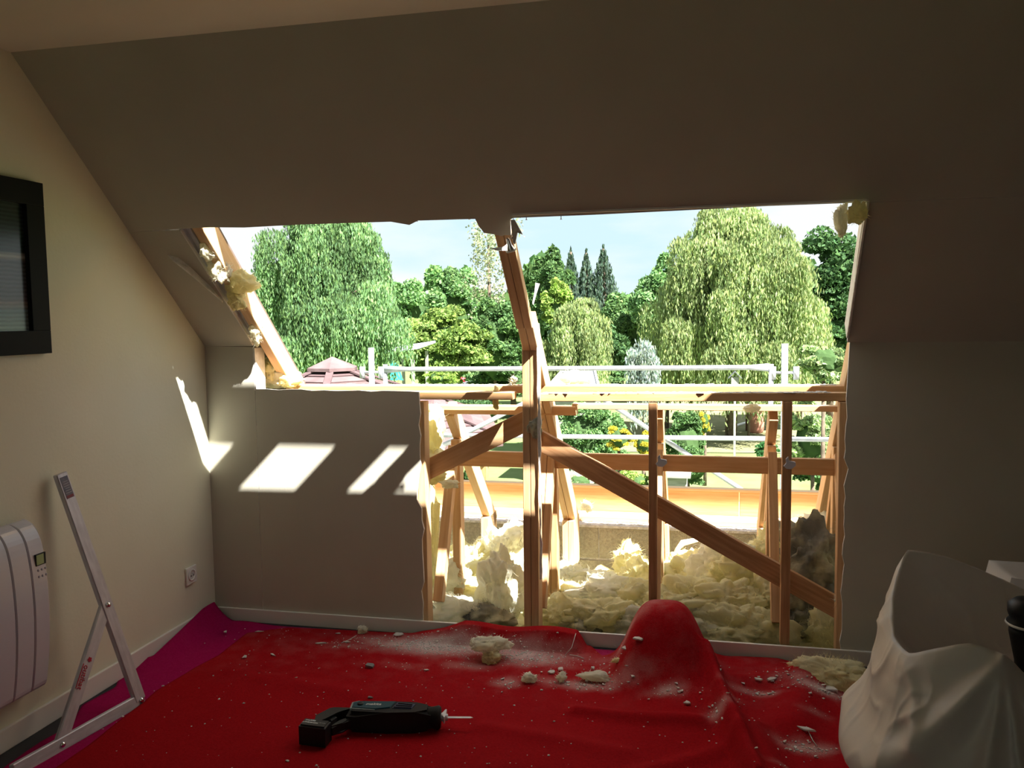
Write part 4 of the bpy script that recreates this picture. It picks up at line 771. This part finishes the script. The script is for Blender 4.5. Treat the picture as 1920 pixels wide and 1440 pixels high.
# magenta sheet under it
ml = C2(atz(20, 1432), atz(75, 1394), atz(133, 1361), atz(154, 1323), atz(217, 1290), atz(225, 1265), atz(246, 1252))+[Vector((-2.300, 3.12, 0)), Vector((-2.304, 3.3, 0)), Vector((-2.306, 3.45, 0)), Vector((-2.306, 3.60, 0))]
mr = [Vector((.5, 2.0+i*.157, 0)) for i in range(10)]+[Vector((.40, 3.60, 0))]
ml = [Vector((-2.2, 1.9, 0))]+ml; mr = [Vector((.5, 1.8, 0))]+mr
def zmag(x, y):
    up = np.clip((-2.20-x)/.11, 0, 1)**1.6*np.clip((y-3.0)/.5, 0, 1)*.10      # climbs the left wall near the corner
    flat = .002+up+.5*znoise(x, y, .006, 4.)*(x < -1.7)+.02*gauss(x, y, -2.15, 3.56, .12, .06)
    return np.maximum(flat, .001)+0*x
mag = cloth('magenta_dust_sheet', ml, mr, 200, 90, zmag, MAG, 'magenta fleece dust sheet under the red one, along the left wall', 0.)
me2 = mag.data; c2 = np.zeros(len(me2.vertices)*3, 'f'); me2.vertices.foreach_get('co', c2); c2 = c2.reshape(200, 90, 3)
inner = np.clip((c2[:, :, 0]+2.1)/.1, 0, 1)*np.clip((3.58-c2[:, :, 1])/.03, 0, 1)
me2.vertices.foreach_set('co', c2.ravel()); me2.update(); dv = dustf(c2[:, :, 0], c2[:, :, 1]); dv = dv*(c2[:, :, 0] > -1.95); me2.attributes['dust'].data.foreach_set('value', (dv+.02).ravel().astype('f'))
# crumbs on the sheet: density follows the dust
def oncloth(i):
    while True:
        x = random.uniform(-2.1, .62); y = random.uniform(2.35, 3.56); q = float(dustf(np.array([x]), np.array([y]))[0]); q = 0 if abs(x+.15) < .17 and abs(y-3.40) < .2 else q
        if random.random() < (.006 if not (abs(x+.15) < .17 and abs(y-3.40) < .2) else 0)+1.0*q**3:
            if i % 7 == 0: x += random.uniform(-.1, .1)
            return (x, y, redz(x, y) if x > -1.95 else .012)
crumbs('plaster_crumbs', oncloth, 2200, .0012, .0042, CHIP, 'small white plaster crumbs scattered over the dust sheets', .25)
def chip(px, py, w, d, h, a, m, label, group=None, seed=0, tilt=(0, 0)):
    p = atz(px, py, .02); p.z = redz(p.x, p.y) if p.x > -1.9 else .012; r = random.Random(seed); k = r.randint(4, 6); V = []
    for z in (0, h):
        for j in range(k):
            rr = random.Random(seed*31+j).uniform(.5, 1.25); q = 6.283*(j+random.Random(seed*7+j).uniform(-.3, .3))/k; V.append((w*rr*math.cos(q)*(1 if z == 0 else .93), d*rr*math.sin(q), z))
    F = [tuple(range(k))[::-1], tuple(range(k, 2*k))]+[(j, (j+1) % k, (j+1) % k+k, j+k) for j in range(k)]
    o = mesh_obj('plaster_chip', V, F, m); o.location = p+Vector((0, 0, .001+abs(tilt[0])*d+abs(tilt[1])*w)); o.rotation_euler = (tilt[0], tilt[1], a); return tag(o, label, 'plaster chip', group)
BIG = [(458, 1232, .022, .010, .007, 1.4, CHIP, 'upright half-moon white plaster chip at the left of the red sheet', (.7, 0)), (512, 1227, .020, .006, .004, -.4, CHIP, 'slim white plaster chip right of the half-moon chip', (.2, 0)),
 (486, 1182, .020, .005, .004, .3, CHIP, 'long white plaster splinter near the left end of the red sheet', (.1, 0)), (422, 1183, .008, .014, .003, .1, CHIP, 'small rectangular white chip on the magenta sheet', (0, .2)),
 (748, 1192, .026, .014, .005, .2, CHIP, 'ragged white plaster flake standing near the wall', (.5, 0)), (694, 1250, .024, .014, .008, .4, CHIPG, 'dark grey wedge-shaped chip right of centre-left', (.3, 0)),
 (694, 1308, .012, .007, .004, 0, CHIPG, 'small dark grey oval chip just above the saw', (0, 0)), (600, 1206, .028, .008, .004, .2, CHIP, 'flat white plaster piece cluster left of the paper curl', (.1, 0)),
 (800, 1254, .014, .006, .003, 0, CHIP, 'thin white chip right of the dark grey wedge', (.1, 0)), (1034, 1262, .018, .013, .005, .3, CHIP, 'white flake between two wool scraps', (.2, 0)), (1050, 1256, .018, .012, .006, .9, CHIP, 'white flake left of the long wool scrap', (.3, 0)),
 (1112, 1254, .012, .010, .008, .2, CHIP, 'small cubic white plaster crumb above the long wool scrap', (.4, 0)), (1197, 1276, .032, .016, .006, -.2, CHIP, 'largest flat plaster flake left of the red hump', (.15, 0)), (1172, 1268, .018, .012, .006, .3, CHIP, 'broken plaster flake at the end of the long wool scrap', (.2, 0)),
 (1560, 1300, .040, .016, .006, -.7, CHIP, 'long broken plaster flake near the white sheet', (.2, 0)), (1420, 1288, .020, .008, .006, 0, CHIP, 'plaster flake in the crease right of the hump', (.3, 0)), (1447, 1288, .018, .009, .006, .3, CHIP, 'plaster flake pair partner in the crease right of the hump', (.3, 0)),
 (1510, 1380, .030, .012, .006, -.5, CHIP, 'plaster splinter on the pile in the lower right of the red sheet', (.2, 0)), (1290, 1338, .018, .010, .006, -.4, CHIP, 'plaster lump at the foot of the red hump', (.2, 0)), (1355, 1374, .012, .008, .005, .2, CHIP, 'plaster bit beside the vertical fold', (.2, 0)),
 (635, 1188, .016, .006, .004, .5, CHIP, 'pale splinter left of the wool scrap near the wall', (.1, 0)), (650, 1204, .022, .008, .004, .1, CHIP, 'beige flat splinter below the wool scrap near the wall', (.05, 0))]
for i, (px, py, w, d, h, a, m, lab, tl_) in enumerate(BIG): chip(px, py, w, d, h, a, m, lab, None, i+1, tl_)
rc = random.Random(5)
for i in range(60):
    cx, cy, sx, sy, aa = rc.choice(DP[4:14]); x = rc.gauss(cx, sx*.6); y = rc.gauss(cy, sy*.6)
    pz = Vector((x, y, 0)); V = []; k = 5; s = rc.uniform(.004, .010); h = rc.uniform(.0015, .004)
    for z in (0, h):
        for j in range(k): q = 6.283*j/k; rr = s*(.5+.8*((j*7+i*3) % 5)/4); V.append((rr*math.cos(q), rr*math.sin(q)*.8, z))
    o = mesh_obj('plaster_flake', V, [tuple(range(k))[::-1], tuple(range(k, 2*k))]+[(j, (j+1) % k, (j+1) % k+k, j+k) for j in range(k)], CHIP); o.location = (x, y, redz(x, y)+.002); o.rotation_euler = (rc.uniform(-.3, .3), rc.uniform(-.3, .3), rc.uniform(0, 6)); tag(o, 'small pale plaster flake lying in the rubble on the red sheet', 'plaster flake', 'small plaster flakes on the red sheet')
def wool_on(px, py, r3, m, lab, seed, rot=0, fib=240, dz=.8):
    p = atz(px, py, .02); p.z = redz(p.x, p.y)+r3[2]*dz; return clump('wool_scrap', p, r3, m, lab, None, seed, 4, .4, fib, .014, rot=rot)
wool_on(918, 1232, (.075, .05, .030), WOOLW, 'cream wool scrap with lifted top lying left of centre on the red sheet', 90, .2, dz=1.9); wool_on(920, 1240, (.035, .03, .028), WOOL, 'shaded underside of the cream wool scrap', 91)
wool_on(680, 1185, (.022, .02, .018), WOOLW, 'small pale wool scrap by the wall with trailing thread', 92, .5, 90)
wool_on(992, 1278, (.026, .022, .018), WOOLW, 'small pointed wool scrap amid the rubble', 93, .3, 90); wool_on(1053, 1275, (.018, .024, .018), WOOLW, 'little pale wool scrap left of the long grey one', 94, 0, 90)
wool_on(1115, 1274, (.062, .026, .018), WOOLW, 'long flattened grey-white wool scrap in the rubble', 95, -.15, 160); wool_on(1158, 1266, (.026, .012, .008), WOOL, 'yellow wool shred at the tip of the long scrap', 96, .4, 60)
p = at(1565, 1262, 3.40); clump('wool_scrap', p+Vector((0, 0, 0.0)), (.135, .07, .055), WOOL, 'large fluffy yellow wool scrap on the skirting at the right', None, 97, 5, .35, 900, .03, rot=-.25)
for pts, lab in (([(668, 1192), (655, 1200), (640, 1206)], 'thin pale thread trailing from the small wool scrap by the wall'), ([(1060, 1228), (1072, 1222), (1080, 1215)], 'thin beige fibre curl right of the cream wool scrap'), ([(1068, 1228), (1082, 1230), (1095, 1235)], 'second beige fibre curl right of the cream wool scrap'), ([(1513, 1378), (1524, 1392), (1532, 1400)], 'pale straw lying on the pile at lower right')):
    P3 = []
    for px, py in pts: q = atz(px, py, .02); q.z = redz(q.x, q.y)+.003; P3.append(q)
    o = tube('fibre', P3, .0016, CHIP, None, 6); tag(o, lab, 'fibre')
# ------------------------------------------------------------------ reciprocating saw
sw = empty('reciprocating_saw', 'black and teal cordless reciprocating saw lying on the red sheet', 'saw', None, (0, 0, 0))
def prism(name, pts, z0, z1, m, bev, parent, sm=False):
    n = len(pts); V = [(x, y, z0) for x, y in pts]+[(x, y, z1) for x, y in pts]; bm = bmesh.new(); vs = [bm.verts.new(v) for v in V]
    bm.faces.new([vs[i] for i in range(n)][::-1]); bm.faces.new([vs[i+n] for i in range(n)])
    for i in range(n): bm.faces.new((vs[i], vs[(i+1) % n], vs[(i+1) % n+n], vs[i+n]))
    if bev:
        eg = [e for e in bm.edges if abs(e.verts[0].co.z-e.verts[1].co.z) < 1e-6]; bmesh.ops.bevel(bm, geom=eg, offset=bev, segments=3, affect='EDGES')
    o = bm_obj(name, bm, m, None, False); o.parent = parent; return o
prism('motor_housing', [(.085, -.045), (.12, -.052), (.24, -.05), (.34, -.045), (.40, -.040), (.40, .030), (.34, .036), (.24, .046), (.12, .046), (.09, .036)], .0, .082, RUBB, .016, sw)
prism('side_cover', [(.10, -.012), (.19, -.024), (.245, -.012), (.26, .038), (.12, .040), (.10, .030)], .078, .086, TEAL, .002, sw)
tt = prism('cover_trim', [(.094, -.018), (.19, -.030), (.19, -.026), (.099, -.014), (.097, .032), (.12, .044), (.118, .047), (.092, .034)], .076, .084, mat('pale trim', (.28, .33, .33), .4), .001, sw)
prism('nose_cover', [(.245, -.02), (.33, -.028), (.345, .022), (.262, .040)], .066, .084, mat('navy plastic', (.03, .04, .10), .35), .006, sw)
for k in range(3): prism('rib', [(.258+.006*k, -.012+.016*k), (.325, -.018+.013*k), (.326, -.014+.013*k), (.258+.006*k, -.008+.016*k)], .082, .0865, RUBB, .0006, sw)
lathe('front_boot', [(.030, 0), (.036, .01), (.040, .035), (.043, .05), (.038, .058), (.02, .06)], RUBB, Matrix.Identity(4), None)
bt = bpy.data.objects['front_boot']; bt.matrix_world = Matrix.Identity(4); bt.parent = sw; bt.location = (.375, -.004, .042); bt.rotation_euler = (0, math.pi/2, 0)
lathe('tail_knob', [(.012, 0), (.012, .004), (.007, .006)], DARK, Matrix.Identity(4), None); kb = bpy.data.objects['tail_knob']; kb.parent = sw; kb.location = (.128, .014, .085)
prism('rear_handle', [(.10, .044), (.10, .020), (.055, .018), (.035, .0), (.010, -.055), (.000, -.085), (-.040, -.075), (-.022, -.03), (-.012, .020), (.0, .040), (.02, .048)], .018, .062, DARK, .010, sw)
prism('front_strut', [(.105, -.05), (.095, -.025), (.06, -.055), (.035, -.105), (.05, -.110), (.075, -.075)], .020, .058, DARK, .006, sw)
prism('trigger', [(.030, -.005), (.045, -.015), (.030, -.045), (.018, -.04)], .030, .050, mat('grey trigger', (.05, .055, .06), .5), .002, sw)
bt_ = prism('battery', [(-.058, -.082), (.045, -.106), (.036, -.162), (-.066, -.138)], .000, .080, DARK, .006, sw)
prism('battery_slide', [(-.048, -.070), (.036, -.090), (.040, -.104), (-.052, -.082)], .012, .068, RUBB, .003, sw)
WI = mat('white ink', (.75, .78, .80), .5); GI = mat('dull grey ink', (.30, .30, .30), .6)
def stext(s, x, y, z, size, m, a=0., rx=0., shear=.25, name='lettering'):
    c = bpy.data.curves.new(name, 'FONT'); c.body = s; c.size = size; c.extrude = .0002; c.align_x = 'CENTER'; c.align_y = 'CENTER'; c.shear = shear; c.materials.append(m); c.offset = .0003
    o = bpy.data.objects.new(name, c); COL.objects.link(o); o.parent = sw; o.location = (x, y, z); o.rotation_euler = (rx, 0, a); return o
stext('makita', .178, .012, .0865, .022, WI, -.04)
ba = math.atan2(-.024, .103)
stext('makita', -.030, -.105, .0806, .015, WI, ba); stext('LITHIUM-ION', -.028, -.122, .0806, .010, WI, ba); stext('18V 3.0Ah', .018, -.128, .0806, .006, GI, ba, 0, 0)
prism('blade_shoe', [(.447, -.030), (.451, -.030), (.453, .034), (.447, .034), (.440, .006), (.430, .000), (.438, -.004)], .030, .056, STEEL, .001, sw)
prism('blade', [(.43, -.014), (.545, -.014), (.556, -.010), (.545, -.001), (.43, .001)], .0425, .0440, STEEL, 0, sw)
lathe('blade_clamp', [(.012, 0), (.014, .01), (.012, .03)], STEEL, Matrix.Identity(4), None); kb = bpy.data.objects['blade_clamp']; kb.parent = sw; kb.location = (.43, -.006, .043); kb.rotation_euler = (0, math.pi/2, 0)
w0 = atz(612, 1352, .04); w1 = atz(835, 1352, .04); ang = math.atan2(w1.y-w0.y, w1.x-w0.x); sw.location = (w0.x, w0.y, .016); sw.rotation_euler = (0, 0, ang); SK = (w1-w0).length/.45; sw.scale = (SK, SK, SK)
bpy.context.view_layer.update(); dg = bpy.context.evaluated_depsgraph_get()
for o in [o for o in COL.objects if o.type == 'FONT']:
    me = bpy.data.meshes.new_from_object(o.evaluated_get(dg)); q = bpy.data.objects.new('lettering', me); COL.objects.link(q); q.parent = o.parent; q.matrix_parent_inverse = o.matrix_parent_inverse.copy(); q.matrix_basis = o.matrix_basis.copy(); bpy.data.objects.remove(o)
# ------------------------------------------------------------------ white sheet draped over a seat
LOOP = [at(*q) for q in ((1705, 1030, 2.50), (1780, 1043, 2.60), (1860, 1076, 2.65), (1935, 1112, 2.65), (2060, 1200, 2.45), (2010, 1300, 2.02), (1930, 1268, 1.95), (1885, 1224, 1.93), (1820, 1203, 1.95), (1760, 1212, 1.98), (1704, 1222, 2.04), (1676, 1190, 2.16), (1674, 1120, 2.30), (1688, 1066, 2.42))]
NA, NR = 300, 160; V = []; NL = len(LOOP); CC = Vector((.82, 2.28, .52)); PZ = LOOP[7]
def loop(f):
    f = (f % 1)*NL; i = int(f); t = f-i; a, b, c, d = (LOOP[(i+k-1) % NL] for k in range(4)); cr_ = .5*((2*b)+(c-a)*t+(2*a-5*b+4*c-d)*t*t+(3*b-a-3*c+d)*t**3); return cr_.lerp(b.lerp(c, t), .45)
CRE = [((PZ.x, PZ.z), (.38, .38), .050, .030), ((PZ.x, PZ.z), (.52, .16), .034, .028), ((PZ.x, PZ.z), (.70, .10), .036, .022), ((PZ.x, PZ.z), (.46, .56), .014, .022), ((PZ.x, PZ.z), (.90, .15), .03, .03), ((.43, .30), (.60, .34), .016, .025), ((.44, .66), (.50, .42), .018, .02)]
for i in range(NA):
    rp = loop(i/NA); dxy = Vector((rp.x-CC.x, rp.y-CC.y, 0)); R0 = dxy.length; dxy.normalize(); dx, dy = dxy.x, dxy.y; rim = rp.z
    for j in range(NR):
        f = j/(NR-1)
        if f < .35:
            g = f/.35; r = R0*g; fl_ = .54 if rim > .68 else .52; z = fl_+(rim-fl_)*max(0, (g-.45)/.55)**1.6
        else:
            g = (f-.35)/.65; r = R0+.012*min(1, g*25)+.075*(1-math.exp(-g*3.5)); z = rim-.012*min(1, g*25)-(rim-.02)*g**1.05
        x = CC.x+r*dx; y = CC.y+r*dy; s_ = max(0, f-.35)/.65; rd_ = 1-abs(noise.noise(Vector((x*5+z*3, y*5, z*4)))*2.2); rd2 = 1-abs(noise.noise(Vector((x*11-z*7, y*11, z*9+4)))*2.2)
        w = .016*noise.noise(Vector((x*3, y*3, z*3)))+.009*max(0, rd_)**4+.003*max(0, rd2)**4
        if j == int(.35*(NR-1)): w *= .3
        if y < CC.y+.05 and s_ > 0:
            for (q0, q1, amp, wd) in CRE:
                ex, ez = q1[0]-q0[0], q1[1]-q0[1]; L2 = ex*ex+ez*ez; t_ = min(max(((x-q0[0])*ex+(z-q0[1])*ez)/L2, 0), 1); d2 = (x-q0[0]-t_*ex)**2+(z-q0[1]-t_*ez)**2; w += amp*min(1, .25+t_*2)*math.exp(-d2/(wd*(.35+t_))**2)
        w *= .35+.65*min(1, abs(f-.35)*14)
        p = Vector((x, y, z))+Vector((dx, dy, .2))*w if f >= .35 else Vector((x, y, z+w))
        V.append((p.x, p.y, max(p.z, .02)))
F = [(i*NR+j, ((i+1) % NA)*NR+j, ((i+1) % NA)*NR+j+1, i*NR+j+1) for i in range(NA) for j in range(NR-1)]
o = mesh_obj('white_dust_sheet', V, F, SHEET, None, True); tag(o, 'translucent white dust sheet heaped over a low seat at lower right', 'sheet')
V = []; n1 = 40
for i in range(n1):
    for j in range(20):
        x = .83+1.0*i/(n1-1); y = 2.80+.5*j/19; z = .635-.01*i/n1-.8*max(0, (j-8)/11)**1.2+.02*noise.noise(Vector((x*4, y*4, 0)))-(.80*max(0, (.06-i/n1)/.06)); V.append((x, y, max(z, .03)))
F = [(i*20+j, (i+1)*20+j, (i+1)*20+j+1, i*20+j+1) for i in range(n1-1) for j in range(19)]
o = mesh_obj('white_cover', V, F, SHEET, None, True); tag(o, 'second white sheet behind, lying over furniture at the right edge', 'sheet')
c = at(1930, 1225, 2.25); c.z = .535; bc = empty('black_canister', 'black ribbed plastic canister standing in the white sheet at the right edge', 'canister', None, c)
lathe('canister_body', [(.028, 0), (.032, .06), (.040, .10), (.046, .13), (.046, .14), (.040, .146), (.052, .150), (.052, .158), (.045, .166), (.05, .18), (.05, .20), (.036, .212), (.02, .215)], DARK, Matrix.Translation(c), bc)
lathe('collar', [(.0535, .150), (.0545, .152), (.0545, .154), (.0535, .156)], WHITE, Matrix.Translation(c), bc)
bpy.context.view_layer.update()
